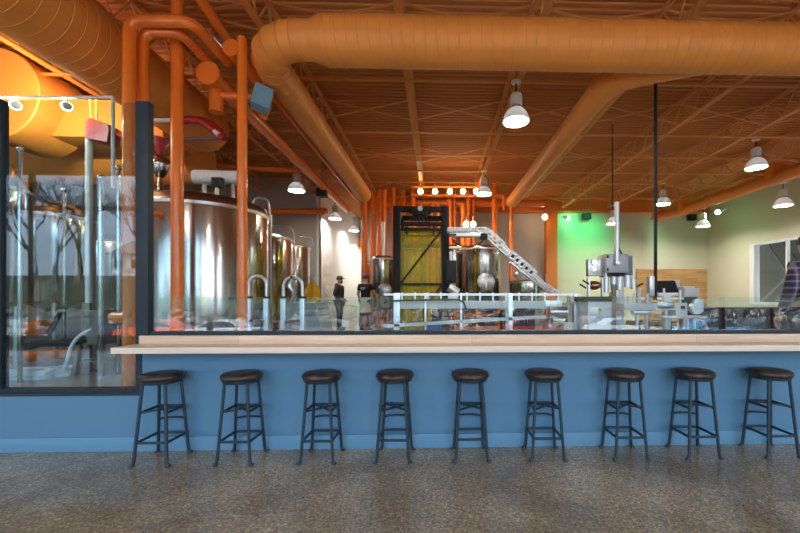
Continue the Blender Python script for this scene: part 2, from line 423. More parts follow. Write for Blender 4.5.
# right wall with a window opening
wy0, wy1, wz0, wz1 = 9.6, 13.45, 0.98, 3.2
mb = MB()
mb.box(XR, XR+0.2, YF, wy0, -0.2, ZD+0.05).box(XR, XR+0.2, wy1, YB+0.2, -0.2, ZD+0.05).box(XR, XR+0.2, wy0, wy1, -0.2, wz0).box(XR, XR+0.2, wy0, wy1, wz1, ZD+0.05)
struct('wall_right', mb, M_cream, 'cream side wall with a window at far right', 'wall')
xg = P(556, 250, YB).x
xo = P(361, 250, YB).x
struct('wall_back', MB().box(xg, XR+0.2, YB, YB+0.2, 0, ZD+0.05), M_cream, 'cream back wall washed with green light', 'wall')
struct('wall_back_middle', MB().box(xo, xg, YB, YB+0.2, 0, ZD+0.05), M_grey, 'grey back wall behind the orange pipes', 'wall')
xc = -4.19
struct('wall_back_left', MB().box(XL, xc, 13.4, 13.6, 0, ZD+0.05), M_grey, 'grey wall behind the large tanks', 'wall')
struct('wall_hallway_left', MB().box(xc-0.1, xc, 13.6, 20.6, 0, ZD+0.05).box(xc-0.1, xc, 13.395, 13.6, 0, ZD+0.05), M_white, 'white hallway wall beside the standing person', 'wall')
struct('wall_hallway_right', MB().box(xo, xo+0.1, YB+0.2, 20.6, 0, ZD+0.05), M_white)
struct('wall_hallway_end', MB().box(xc, xo+0.1, 20.5, 20.7, 0, ZD+0.05), M_white, 'white wall at the end of the hallway', 'wall')
struct('trim_soffit', MB().box(xc, xo, 20.1, 20.5, 3.85, 4.35), M_beam, 'orange soffit at the end of the hallway', 'trim')
# back beams and column
struct('trim_back', MB().box(P(530, 210, 15.4).x, XR, 15.42, 15.69, 4.84, 4.90).box(P(530, 210, 15.4).x, XR, 15.52, 15.69, 4.90, ZD), M_beam, 'orange beam along the top of the back wall', 'trim')
struct('trim_back_middle', MB().box(xo, P(530, 210, 15.4).x, 15.42, 15.69, 4.80, ZD), M_beam)
struct('trim_column', MB().box(P(545.5, 250, 15.5).x, P(556.5, 250, 15.5).x, 15.38, 15.69, ZB, ZD), M_beam, 'orange steel column between grey and green-lit walls', 'column')
# front wall with the big windows (behind the camera; seen mirrored in the glass)
struct('wall_front', MB().box(XL-0.2, XR+0.2, YF-0.15, YF, 4.62, ZD+0.05).box(XL-0.2, XR+0.2, YF-0.15, YF, -0.2, 0.12), M_fabr)
mull = [-10+0.5]; 
mxs = [(42-436)*10.3/370, (195-436)*10.3/370, (352-436)*10.3/370, (575-436)*10.3/370, (731-436)*10.3/370, (780-436)*10.3/370]
mxs[0] = XL+0.03
edges = [XL]+[-12.6, -10.9, -9.3, -7.9, -6.2, -4.4, -2.35, -0.3, 1.8, 3.9, 6.0, 8.15, 9.6]+[XR]
for i in range(len(edges)-1):
    a, b2 = edges[i], edges[i+1]
    mb = MB()
    w = 0.055
    mb.box(a, a+w, YF-0.12, YF-0.02, 0.12, 4.62).box(b2-w, b2, YF-0.12, YF-0.02, 0.12, 4.62)
    mb.box(a+w, b2-w, YF-0.12, YF-0.02, 4.55, 4.62).box(a+w, b2-w, YF-0.12, YF-0.02, 0.12, 0.2).box(a+w, b2-w, YF-0.12, YF-0.02, 3.60, 3.70)
    o = struct('window_%d' % (i+2), mb, M_mull)
    g = part('pane', MB().box(a+w, b2-w, YF-0.075, YF-0.067, 0.2, 3.6).box(a+w, b2-w, YF-0.075, YF-0.067, 3.7, 4.55), M_facglass, o)
# right window
mb = MB(); t = 0.09
mb.box(XR-0.03, XR+0.18, wy0, wy0+t, wz0, wz1).box(XR-0.03, XR+0.18, wy1-t*2.2, wy1, wz0, wz1).box(XR-0.03, XR+0.18, wy0+t, wy1-t*2.2, wz0, wz0+t).box(XR-0.03, XR+0.18, wy0+t, wy1-t*2.2, wz1-t*0.6, wz1)
mb.box(XR+0.02, XR+0.12, 12.02, 12.08, wz0+t, wz1-t*0.6)
o = struct('window_side', mb, M_whitemetal, 'white framed window in the right side wall', 'window')
part('pane', MB().box(XR+0.06, XR+0.07, wy0+t, 12.02, wz0+t, wz1-t*0.6).box(XR+0.06, XR+0.07, 12.08, wy1-t*2.2, wz0+t, wz1-t*0.6), M_facglass, o)
# neighbouring dark room and timber frames seen through the side window
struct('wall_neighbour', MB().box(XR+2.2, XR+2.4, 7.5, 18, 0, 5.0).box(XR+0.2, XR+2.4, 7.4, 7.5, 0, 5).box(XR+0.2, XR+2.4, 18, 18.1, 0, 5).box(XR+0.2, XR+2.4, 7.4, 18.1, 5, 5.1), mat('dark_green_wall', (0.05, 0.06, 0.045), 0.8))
for i, (y0_, z0_, y1_, z1_) in enumerate([(12.2, 0.9, 14.2, 3.4), (13.3, 1.2, 14.9, 3.6), (12.6, 3.2, 15.2, 1.0), (11.8, 1.3, 12.2, 3.8)]):
    solo('timber_brace', MB().bar((XR+1.9, y0_, z0_), (XR+1.9, y1_, z1_), 0.06), mat('dull_timber', (0.10, 0.10, 0.075), 0.8), ['slanting brace low behind the side window', 'second slanting brace behind the side window', 'brace crossing the other way behind the side window', 'short upright brace behind the side window'][i], 'timber')

# bar wall, baseboard
xw0 = P(141.8, 400, YW).x
xpost = P(149, 300, YW+0.02).x
zs = 0.464
mb = MB().box(xpost, XR, YW, YW+0.14, 0, 0.8195).box(xw0, xpost-0.001, YW+0.0005, YW+0.011, zs+0.001, 0.8195).box(XL, xpost-0.001, YW, YW+0.14, 0, zs)
struct('wall_bar', mb, M_bluewall, 'blue painted low wall under the wooden counter', 'wall')
struct('baseboard_bar', MB().box(XL, XR, YW-0.014, YW, 0, 0.115, 0.003), M_bluebase, 'lighter blue baseboard along the low wall', 'baseboard')
# window_1 : dark framed glazing at the left
zt = P(140, 103, YW+0.05).z
o = struct('window_1', MB().box(P(135.2, 300, YW+0.012).x, xpost-0.002, YW+0.012, YW+0.075, zs, zt, 0.003), M_frame, 'dark framed glass screen at left of the bar', 'window')
xl2 = P(1.5, 300, YW+0.02).x
part('mullion', MB().box(xl2-0.12, xl2, YW+0.012, YW+0.075, zs, zt, 0.003), M_frame, o)
part('sill', MB().box(XL, xw0-0.002, YW-0.012, YW+0.09, zs-0.012, zs+0.012).box(XL, P(135.2, 300, YW+0.012).x, YW+0.012, YW+0.075, zs+0.012, zs+0.043), M_frame, o)
part('jamb', MB().box(P(137, 400, YW).x, xw0-0.002, YW-0.008, YW+0.010, zs+0.012, 0.8195), M_frame, o)
part('pane', MB().box(xl2, P(135.2, 300, YW+0.012).x, YW+0.034, YW+0.044, zs+0.055, zt-0.005), M_glass, o, 'clear glass pane mirroring the street and sky')
part('pane', MB().box(XL, xl2-0.12, YW+0.034, YW+0.044, zs+0.055, zt-0.005), M_glass, o)

# ------------------------------------------------------------------ counter
zc, yf = 0.866, 2.86
xe = P(110.5, 350, yf).x
bar = thing('bar_counter', 'long pale maple bar counter above the row of stools', 'counter', (1.0, 3.0, zc-0.046))
part('countertop', MB().box(xe, XR-0.01, yf+0.012, YW+0.005, zc-0.046, zc).box(xpost+0.004, XR-0.01, YW+0.005, YW+0.138, zc-0.046, zc), M_maple, bar)
part('front_edge', MB().box(xe, XR-0.01, yf, yf+0.012, zc-0.046, zc, 0.002), M_edge, bar, 'paler maple front edge of the counter')
yr = YW+0.0
zr = P(436, 334.7, yr).z
xr0 = P(141, 340, yr).x
part('riser', MB().box(xr0, XR-0.01, yr-0.022, yr+0.0, zc, zr, 0.002).box(xpost+0.004, XR-0.01, yr, yr+0.14, zc, zr), M_maple, bar)
# metal channel + glass balustrade
zch = P(436, 331.2, yr+0.02).z
ch = solo('glass_channel', MB().box(P(153, 332, yr+0.05).x, XR-0.01, yr+0.012, yr+0.10, zr, zch+0.004, 0.002), M_frame, 'dark metal channel holding the glass on the counter riser', 'channel')
joints = [153.5, 194.5, 386, 577, 767]
xs = [P(j, 315, yr+0.05).x for j in joints]+[XR-0.3]
labs = ['narrow glass balustrade panel beside the dark window post', 'glass balustrade panel in front of the two ladders and standing people', 'glass balustrade panel in front of the yellow-sided machine and conveyor', 'glass balustrade panel in front of the canning machine and laptop', 'glass balustrade panel at right end in front of plaid shirt']
for i in range(5):
    t = thing('glass_balustrade', labs[i], 'glass panel', ((xs[i]+xs[i+1])/2, yr+0.05, zch+0.004), 'glass balustrade along the bar')
    part('pane', MB().box(xs[i]+0.004, xs[i+1]-0.004, yr+0.045, yr+0.055, zch+0.005, 1.25), M_glass2, t)

# ------------------------------------------------------------------ stools
def make_stool():
    st = thing('bar_stool', '', 'stool', (0, 0, 0), 'stools along the bar')
    R, zs0, zs1 = 0.150, 0.610, 0.672
    prof = [(0.001, zs0), (R-0.03, zs0), (R-0.012, zs0+0.008), (R-0.002, zs0+0.022), (R, zs0+0.034), (R-0.006, zs0+0.046), (R-0.022, zs0+0.056), (R-0.05, zs1-0.001), (0.05, zs1), (0.001, zs1)]
    seat = part('seat', MB().lathe(prof, seg=40), M_leather, st, ang=80)
    part('seat_piping', MB().lathe([(R-0.027, zs0+0.004), (R-0.013, zs0-0.002), (R-0.012, zs0+0.007), (R-0.02, zs0+0.01)], seg=40), M_stool, seat)
    part('seat_ring', MB().lathe([(0.075, zs0-0.014), (0.128, zs0-0.014), (0.132, zs0), (0.075, zs0)], seg=36), M_stool, st)
    a, tp = 0.132, 0.084
    def at(sx, sy, z):
        k = (z-0.03)/(0.60-0.03); d = a-0.012+(tp-(a-0.012))*k
        return Vector((sx*d, sy*d, z))
    for sx in (-1, 1):
        for sy in (-1, 1):
            pts = [at(sx, sy, 0.602), at(sx, sy, 0.3), at(sx, sy, 0.05), Vector((sx*(a-0.010), sy*(a-0.011), 0.022)), Vector((sx*(a-0.002), sy*(a-0.008), 0.010))]
            rad = [0.0115, 0.0115, 0.0115, 0.0115, 0.0105]
            lg = part('leg', MB().tube(pts, rad, 10), M_stool, st)
            part('foot', MB().lathe([(0.001, 0), (0.016, 0), (0.019, 0.006), (0.016, 0.014), (0.001, 0.016)], (sx*(a-0.001), sy*(a-0.008), 0), seg=14), M_stool, lg)
    for z in (0.168, 0.385):
        for q in range(4):
            c = [(-1, -1), (1, -1), (1, 1), (-1, 1)]
            p, r_ = at(*c[q], z), at(*c[(q+1) % 4], z)
            if z > 0.3 and q == 0: continue
            part('stretcher', MB().bar(p, r_, 0.010, 0.018), M_stool, st)
    part('cross_bar', MB().bar(at(-1, -1, 0.385), at(1, 1, 0.385), 0.010, 0.014), M_stool, st); part('cross_bar', MB().bar(at(1, -1, 0.392), at(-1, 1, 0.392), 0.010, 0.014), M_stool, st)
    p, r_ = at(-1, 1, 0.275), at(1, 1, 0.275)
    part('foot_rest', MB().tube([p, p+Vector((0.03, 0.028, 0.004)), (p+r_)/2+Vector((0, 0.04, 0.006)), r_+Vector((-0.03, 0.028, 0.004)), r_], 0.008, 8, bend=0.03), M_stool, st)
    return st
feet = [
 ((131.3, 463.5), (167.8, 463), (157, 449.7), (191, 449.7)),
 ((214, 462.5), (249, 462), (235, 449.5), (268, 449.5)),
 ((298.3, 461.5), (333.5, 461.5), (310.9, 447.5), (344, 447.8)),
 ((373.9, 461), (409.5, 461), (381.4, 447.4), (414.3, 447.8)),
 ((454.6, 461.4), (489.5, 461), (451.3, 448), (485.5, 447.5)),
 ((529.3, 459.6), (565, 460), (524.4, 446.5), (557.7, 446.5)),
 ((613.9, 458.8), (648.6, 458.6), (601, 445.6), (633.3, 445.4)),
 ((690, 457.8), (721.8, 456.8), (667, 444.5), (697.2, 444.5)),
 ((767.8, 457.4), (800.5, 456.5), (739.7, 444.4), (772, 444.4))]
slab = ['bar stool at the left end, beside the window frame', 'second bar stool from the window end of the bar', 'third bar stool from the window end, left of the row middle', 'fourth bar stool from the window end of the bar', 'middle bar stool of the nine, fifth from either end',
        'fourth bar stool from the right end of the bar', 'third bar stool from the right end of the bar', 'second bar stool from the right end of the bar', 'bar stool at the right end, nearest the picture edge']
s0 = make_stool()
for i, q in enumerate(feet):
    pts = [G(*p) for p in q]
    c = sum(pts, Vector())/4; c.z = 0
    y0_ = c.y; c.y = min(c.y, YW-0.014-0.152); c.x *= c.y/y0_
    rot = 0.5*(math.atan2((pts[1]-pts[0]).y, (pts[1]-pts[0]).x)+math.atan2((pts[3]-pts[2]).y, (pts[3]-pts[2]).x))*0.5
    lb = 'dark leather '+slab[i]
    if i == 0: s0.location = c; s0['label'] = lb; s0.rotation_euler = (0, 0, rot)
    else: dup(s0, c, lb, rot)

# ------------------------------------------------------------------ roof joists, bridging
def make_joist(k):
    X = -0.49+1.93*k; y0, y1 = YF, 15.4
    d = k-1
    lb = 'orange open-web roof joist above the biggest hanging lamp' if d == 0 else '%s orange roof joist to the %s of the one above the biggest lamp' % (ORD[abs(d)], 'right' if d > 0 else 'left')
    if abs(d) == 1: lb = 'orange roof joist next %s of the one above the biggest lamp' % ('right' if d > 0 else 'left')
    t = thing('roof_joist', lb, 'joist', (X, y0, 4.98), 'roof joists under the deck')
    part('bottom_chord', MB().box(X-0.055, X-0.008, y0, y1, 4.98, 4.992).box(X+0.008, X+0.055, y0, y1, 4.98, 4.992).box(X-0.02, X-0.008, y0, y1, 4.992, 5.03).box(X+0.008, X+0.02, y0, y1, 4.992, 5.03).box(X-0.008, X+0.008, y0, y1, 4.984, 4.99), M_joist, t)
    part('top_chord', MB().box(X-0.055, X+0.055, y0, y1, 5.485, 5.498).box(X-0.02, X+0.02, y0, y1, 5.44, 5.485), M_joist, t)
    mb = MB(); n = int((y1-y0)/0.6); st = (y1-y0)/n
    for i in range(n):
        ya = y0+i*st
        mb.bar((X, ya, 5.01), (X, ya+st/2, 5.46), 0.022).bar((X, ya+st/2, 5.46), (X, ya+st, 5.01), 0.022)
    part('web', mb, M_joist, t)
    return t
for k in range(-6, 7): make_joist(k)
rows = [4.0, 5.3, 7.9, 10.4, 12.9, 14.6]
for i, Y in enumerate(rows):
    t = thing('cross_bridging', 'orange X-braced bridging row between joists, %s row out from the street windows' % ORD[i+1], 'bridging', (1.4, Y, 4.98), 'bridging rows between roof joists')
    for k in range(-6, 6):
        X0, X1 = -0.49+1.93*k+0.03, -0.49+1.93*(k+1)-0.03
        part('brace', MB().bar((X0, Y, 5.02), (X1, Y, 5.45), 0.045, 0.012).bar((X0, Y+0.014, 5.45), (X1, Y+0.014, 5.02), 0.045, 0.012), M_joist, t)
for i, Y in enumerate([6.36, 8.39, 9.7, 10.95, 12.0, 13.8]):
    solo('bridging_rod', MB().bar((-12.1, Y, 4.965), (11.1, Y, 4.965), 0.05, 0.03), M_joist, 'straight orange bridging bar under the joists, %s beyond the big front duct' % ORD[i+1], 'bar', 'bridging bars under the joists')

# ------------------------------------------------------------------ ducts
YD, ZDu, RD = 4.7, 4.475, 0.290
XB, RB = -2.28, 0.229           # left branch running into the depth
XBr, RBr, ZBr = 2.60, 0.20, 4.50
md = thing('spiral_duct', 'large orange spiral duct running straight across the ceiling', 'duct', (0, YD, ZDu-RD), 'orange ventilation ducts')
x_red = P(318, 40, YD).x
part('duct_run', MB().spiral_duct((x_red+0.1, YD, ZDu), (XR-0.05, YD, ZDu), RD, 0.135, 0.004), M_duct, md)
part('reducer', MB().lathe([(0.229, x_red-0.09), (0.231, x_red-0.07), (RD+0.004, x_red+0.1)], (0, YD, ZDu), 'X', 40), M_duct, md)
pts = [Vector((x_red-0.08, YD, ZDu)), Vector((-1.78, YD, ZDu))]
for i in range(0, 6):
    a = i/5*PI/2
    pts.append(Vector((-1.70-0.58*math.sin(a), YD+0.58*(1-math.cos(a)), ZDu)))
rr = [0.228, 0.228]+[0.228+0.004*i/5 for i in range(6)]
el = part('elbow', MB().tube(pts, rr, 36), M_duct, md, ang=20)
mb = MB()
for i in (1, 2, 3, 4, 5, 6, 7):
    tdir = (pts[min(i+1, 7)]-pts[i-1]).normalized()
    mb.tube([pts[i]-tdir*0.008, pts[i]+tdir*0.008], rr[i]+0.008, 36)
part('seam', mb, M_duct, el)
part('branch_run', MB().spiral_duct((XB, YD+0.56, ZDu), (XB, 11.6, ZDu), RB, 0.22, 0.003, caps=(True, False)), M_duct, md)
part('end_cap', MB().lathe([(RB+0.006, 11.55), (RB+0.004, 11.75), (RB*0.8, 11.86), (RB*0.4, 11.92), (0.001, 11.93)], (XB, 0, ZDu), 'Y', 32), M_duct, md)
# right branch with a wye into the main run
rb = thing('branch_duct', 'orange branch duct slanting from the big front duct to the rear, right of centre', 'duct', (XBr, 8, ZBr-RBr), 'orange ventilation ducts')
pts = [Vector((XBr+0.95, YD+RD-0.18, ZBr)), Vector((XBr+0.42, YD+RD+0.12, ZBr)), Vector((XBr+0.12, YD+RD+0.36, ZBr)), Vector((XBr, YD+RD+0.72, ZBr)), Vector((XBr, YD+RD+1.0, ZBr))]
el = part('elbow', MB().tube(pts, [0.27, 0.235, 0.215, RBr+0.006, RBr+0.006], 36), M_duct, rb, ang=20)
mb = MB()
for i, r_ in ((1, .243), (2, .223), (3, .214)):
    td = (pts[i+1]-pts[i-1]).normalized(); mb.tube([pts[i]-td*0.008, pts[i]+td*0.008], r_, 36)
part('seam', mb, M_duct, el)
part('branch_run', MB().spiral_duct((XBr, YD+RD+1.0, ZBr), (XBr, 12.5, ZBr), RBr, 0.3, 0.003), M_duct, rb)
part('drop_pipe', MB().tube([(XBr-0.02, 12.62, ZBr+0.05), (XBr-0.02, 12.62, ZB)], 0.075, 16), M_pipe, rb)
part('end_cap', MB().lathe([(RBr+0.004, 12.48), (RBr*0.95, 12.6), (RBr*0.6, 12.72), (0.001, 12.76)], (XBr, 0, ZBr), 'Y', 28), M_duct, rb)
# far right duct
fr = thing('branch_duct', 'orange duct along the right side wall, ending in an elbow', 'duct', (9.6, 9, 4.4), 'orange ventilation ducts')
part('duct_run', MB().tube([(9.62, -3.8, 4.62), (9.62, 14.2, 4.62), (9.3, 14.75, 4.62), (8.95, 14.85, 4.5), (8.95, 14.85, 4.42)], 0.185, 28), M_beam, fr, ang=20)
for Y in (10.2, 14.0):
    part('hanger', MB().box(9.40, 9.84, Y-0.12, Y+0.12, 4.56, 4.98), M_beam, fr)
# upper left big duct
XE, ZE, RE = -4.42, 4.47, 0.455
le = thing('spiral_duct', 'wide orange spiral duct at upper left, running front to back', 'duct', (XE, 3, ZE-RE), 'orange ventilation ducts')
part('duct_run', MB().spiral_duct((XE, -3.8, ZE), (XE, 7.1, ZE), RE, 0.15, 0.003, 48), M_duct, le)
part('end_cap', MB().lathe([(RE+0.006, 7.08), (RE, 7.2), (RE*0.9, 7.3), (RE*0.6, 7.38), (0.001, 7.4)], (XE, 0, ZE), 'Y', 40), M_duct, le)
# far left duct pieces lit by spotlights
c = P(-8, 92, 6.2)
ld = thing('duct_elbow', 'round orange duct end glowing under a spotlight at far left', 'duct', (c.x, c.y, c.z-0.7))
part('duct_run', MB().lathe([(0.72, 0), (0.74, 0.02), (0.74, 0.9)], (c.x, c.y, c.z), 'Y', 48), M_duct, ld)
c2 = P(20, 118, 7.4)
lg = thing('duct_plenum', 'boxy orange duct with rounded belly behind the red hopper, far left', 'duct', (c2.x, c2.y, 3.2))
a_, b_ = P(45, 118, 6.6), P(175, 118, 6.9)
part('duct_box', MB().box(a_.x, b_.x, 6.6, 7.4, P(45, 136, 6.6).z, P(45, 99, 6.6).z, 0.01), M_duct, lg)
q0, q1 = P(-30, 130, 8.3), P(200, 130, 8.3)
part('belly', MB().tube([(q0.x, 8.3, 4.35), (q1.x, 8.3, 4.35)], 0.62, 40), M_duct, lg)

# ------------------------------------------------------------------ orange pipes
def pipe(label, pts, r, bend=0.0, flanges=(), group='orange process pipes', name='pipe', m=None, extra=None):
    lo = min((Vector(p) for p in pts), key=lambda p: p.z)
    t = thing(name, label, 'pipe', lo, group)
    part('run', MB().tube(pts, r, 20, bend), m or M_pipe, t, ang=50)
    for f in flanges:
        f = Vector(f[0]), Vector(f[1]), f[2]
        part('collar', MB().tube([f[0], f[1]], f[2], 20), m or M_pipe, t)
    return t
Y1 = 4.6; z1 = P(130, 20.5, Y1).z; x1_ = P(129.5, 100, Y1).x; xr_ = P(192, 20.5, Y1).x
t = pipe('tall orange pipe at left edge of the cluster, bending right near the ceiling', [(x1_, Y1, ZB), (x1_, Y1, z1), (xr_, Y1, z1), (xr_, 5.36, z1)], 0.070, 0.16)
t1z = P(129, 318, Y1).z
part('branch', MB().tube([(x1_, Y1, t1z), (x1_-0.2, Y1, t1z)], 0.07, 18), M_pipe, t)
Y2 = 4.76; z2 = P(144, 32, Y2).z; x2_ = P(143.5, 100, Y2).x; xr2 = P(180, 32, Y2).x
pipe('orange pipe nested inside the tall bent one, dropping behind the dark post', [(x2_, Y2, ZB), (x2_, Y2, z2), (xr2, Y2, z2), (xr2, 5.55, z2)], 0.062, 0.15)
Y3 = 5.0; x3_ = P(177.3, 100, Y3).x
pipe('straight vertical orange pipe right of the dark post', [(x3_, Y3, ZB), (x3_, Y3, 5.45)], 0.074, flanges=[((x3_, Y3, 4.4), (x3_, Y3, 4.5), 0.08)])
Y4 = 4.9; x4_ = P(242.3, 100, Y4).x; z4 = P(242, 39, Y4).z
t = pipe('straight vertical orange pipe left of the blue box, capped on top', [(x4_, Y4, ZB), (x4_, Y4, z4)], 0.060)
part('cap', MB().ball((x4_, Y4, z4), 0.060, sz=0.6), M_pipe, t)
# depth pipe with the round flange end
c5 = P(208, 73, 5.2)
t = pipe('thick orange pipe with a round blank flange facing the bar, running to the rear', [(c5.x, 5.2, c5.z), (c5.x, 13.2, c5.z)], 0.115, flanges=[((c5.x, 5.19, c5.z), (c5.x, 5.26, c5.z), 0.16)])
tz = c5.z
part('tee', MB().tube([(c5.x-0.03, 5.45, tz-0.02), (c5.x-0.03, 5.45, P(216, 111, 5.4).z)], 0.095, 22), M_pipe, t)
zz = P(216, 94, 5.4).z
part('branch', MB().tube([(c5.x-0.03, 5.45, zz), (P(254, 94, 5.4).x, 5.45, zz)], 0.05, 16), M_pipe, t)
cb = P(262, 99, 5.4)
bx = thing('actuator_box', 'light blue tilted actuator box on the orange pipe branch', 'box', (cb.x, 5.4, cb.z-0.15))
Mx = Matrix.Translation(cb)@Matrix.Rotation(0.45, 4, 'Z')@Matrix.Rotation(0.22, 4, 'Y')
part('housing', MB().box(-0.12, 0.12, -0.12, 0.12, -0.15, 0.15, 0.012, Mx), M_bluebox, bx)
part('cover', MB().box(-0.10, 0.10, -0.135, -0.12, -0.12, 0.12, 0.005, Mx), M_bluebox, bx)
pv = P(268, 104, 5.5)
pipe('short orange drop pipe beside the blue box', [P(266, 82, 5.65), P(268, 106, 5.65), P(263, 117, 5.6)], 0.06, 0.05)
# slim pipe close to the branch duct
xs_, zs_ = -2.69, 4.55
t = pipe('slim orange pipe hugging the slanting branch duct', [(xs_, 5.0, zs_), (xs_, 13.0, zs_)], 0.048)
part('sleeve', MB().tube([(xs_-0.02, 4.97, zs_), (xs_-0.02, 6.0, zs_)], 0.115, 22), M_pipe, t)
pipe('slim orange pipe rising from upper left behind the cluster', [P(196, -8, 4.85), P(240, 60, 5.8)], 0.07)
# small valve on the bent pipes
cv = P(217, 42, 5.2)
v = thing('valve', 'small grey valve with orange handle on the bent pipes', 'valve', cv)
part('body', MB().tube([P(209, 34, 5.2), P(226, 51, 5.35)], 0.045, 14), M_steel2, v)
part('handle', MB().box(cv.x-0.14, cv.x-0.04, 5.12, 5.2, cv.z+0.06, cv.z+0.14, 0.01), M_joist, v)
cv = P(188, 47, 5.0)
solo('valve_lever', MB().bar(P(181, 41, 4.95), P(195, 52, 5.05), 0.05, 0.03), M_blk, 'black valve lever under the bent orange pipes', 'lever')
# pipes in the distance
YP = 13.6
hp = [(364.5, 187, 6), (373, 192, 5), (379.5, 190, 5), (384, 190, 5), (393.5, 188, 4), (403, 191, 5), (413, 190, 5), (420.5, 204, 4), (431.5, 204, 5), (438, 204, 4), (449.5, 200, 5), (454.5, 190, 4), (462.5, 204, 5), (468, 190, 5), (473, 200, 4), (494.5, 183, 5.5)]
base = None
for i, (px_, yt, w) in enumerate(hp):
    Y = YP+0.25*(i % 3)-0.2
    tpt = P(px_, yt, Y); r_ = px2m(w, Y)/2
    refs = ['left of', 'right of']
    solo('riser_pipe', MB().tube([(tpt.x, Y, ZB), (tpt.x, Y, tpt.z)], r_, 14), M_pipe, '%s vertical orange riser pipe of the bank behind the black-framed machine, counted from the left' % (['leftmost', 'second', 'third', 'fourth', 'fifth', 'sixth', 'seventh', 'eighth', 'ninth', 'tenth', 'eleventh', 'twelfth', 'thirteenth', 'fourteenth', 'fifteenth', 'rightmost'][i]), 'pipe', 'orange riser pipes at the rear')
a, b_ = P(374, 203.5, 14.2), P(545, 203.5, 14.2)
def hang(o, pts, r=0.012):
    for x, y, z in pts: part('hanger', MB().rod((x, y, z), (x, y, ZD+0.01), r), M_joist, o)
hang(solo('header_pipe', MB().tube([a, b_], 0.13, 18), M_pipe, 'horizontal orange header pipe across the rear riser pipes', 'pipe'), [(a.x+0.5, a.y, a.z+0.12), (b_.x-0.5, b_.y, b_.z+0.12)])
a, b_ = P(412, 186.5, 13.1), P(504, 183, 13.1)
hang(solo('header_pipe', MB().tube([(a.x, 13.1, 4.85), (b_.x, 13.1, 4.85), (b_.x, 13.1, 4.3)], 0.06, 14, 0.08), M_pipe, 'thin orange header pipe above the row of five spotlights', 'pipe'), [(a.x+0.3, 13.1, 4.9), (b_.x-0.5, 13.1, 4.9)])
a, b_ = P(278, 211.5, 13.2), P(327, 211.5, 13.2)
hang(solo('header_pipe', MB().tube([(a.x-1.0, 13.2, a.z), b_], 0.11, 16), M_pipe, 'horizontal orange pipe on the grey wall above the tanks', 'pipe'), [(a.x-0.4, 13.2, a.z+0.1), (b_.x-0.25, 13.2, a.z+0.1)])
pipe('orange pipe crossing under the roof above the white wrapped duct', [P(150, 161, 9.5), P(300, 171, 9.5)], 0.07)

# ------------------------------------------------------------------ lamps
M_bulb = emis('lamp_bulb', (1.0, 0.94, 0.83), 150)
M_bulb2 = emis('lamp_bulb_warm', (1.0, 0.80, 0.52), 260)
M_spotb = emis('spot_bulb', (1.0, 0.78, 0.45), 45)
M_spotg = emis('green_spot_bulb', (0.15, 1.0, 0.45), 40)
def make_lamp(bulb):
    l = thing('pendant_lamp', '', 'lamp', (0, 0, 0), 'bell-shaped hanging lamps')
    part('shade', MB().lathe([(0.225, 0.0), (0.228, 0.012), (0.222, 0.05), (0.200, 0.11), (0.165, 0.17), (0.12, 0.215), (0.085, 0.235), (0.075, 0.235), (0.11, 0.208), (0.155, 0.165), (0.19, 0.105), (0.212, 0.05), (0.218, 0.0)], seg=36), M_shade, l, ang=60)
    part('bulb', MB().lathe([(0.001, 0.018), (0.1, 0.02), (0.19, 0.03), (0.2, 0.045), (0.15, 0.08), (0.001, 0.1)], seg=28), bulb, l, ang=60)
    part('collar', MB().lathe([(0.075, 0.235), (0.092, 0.24), (0.092, 0.27), (0.075, 0.275)], seg=26), M_steel2, l)
    part('ballast', MB().lathe([(0.07, 0.275), (0.105, 0.29), (0.107, 0.43), (0.095, 0.47), (0.05, 0.5), (0.001, 0.505)], seg=26), M_lampgrey, l, ang=60)
    part('stem', MB().tube([(0, 0, 0.5), (0, 0, 0.66)], 0.014, 10), M_blk, l)
    part('canopy', MB().lathe([(0.001, 0.70), (0.085, 0.70), (0.08, 0.672), (0.05, 0.655), (0.001, 0.65)], seg=22), M_lampgrey, l)
    return l
l0 = make_lamp(M_bulb)
lw0 = None
LAMPS = [ # px, y of rim, Y, label
 (516, 122, 6.34, 'biggest bell-shaped hanging lamp, just below the big spiral duct'),
 (756, 168, 8.75, 'bell-shaped hanging lamp at upper right, second biggest'),
 (783, 206, 10.6, 'bell-shaped hanging lamp nearest the side window'),
 (663, 204.5, 12.1, 'bell-shaped hanging lamp in front of the cream wall, left of the green-tinted one'),
 (703, 226.5, 13.6, 'bell-shaped hanging lamp tinted green by the corner spotlight'),
 (613, 224, 13.4, 'small bell-shaped hanging lamp against the green-lit wall'),
 (484, 194.5, 10.9, 'bell-shaped hanging lamp beside the row of five spotlights'),
 (296.5, 191, 10.6, 'bell-shaped hanging lamp above the tall steel tanks'),
 (335, 219, 14.0, 'small hanging lamp above the standing person in the hoodie'),
 (354, 231, 17.0, 'hanging lamp inside the bright hallway, nearer one'),
 (367, 244, 19.4, 'hanging lamp inside the bright hallway, farther one')]
for i, (px_, yr_, Y, lb) in enumerate(LAMPS):
    p = P(px_, yr_, Y)
    if i == 0: l0.location = p; l0['label'] = lb; o = l0
    else: o = dup(l0, p, lb)
    gap = 4.965-(p.z+0.70)
    if gap > 0.02:
        pass
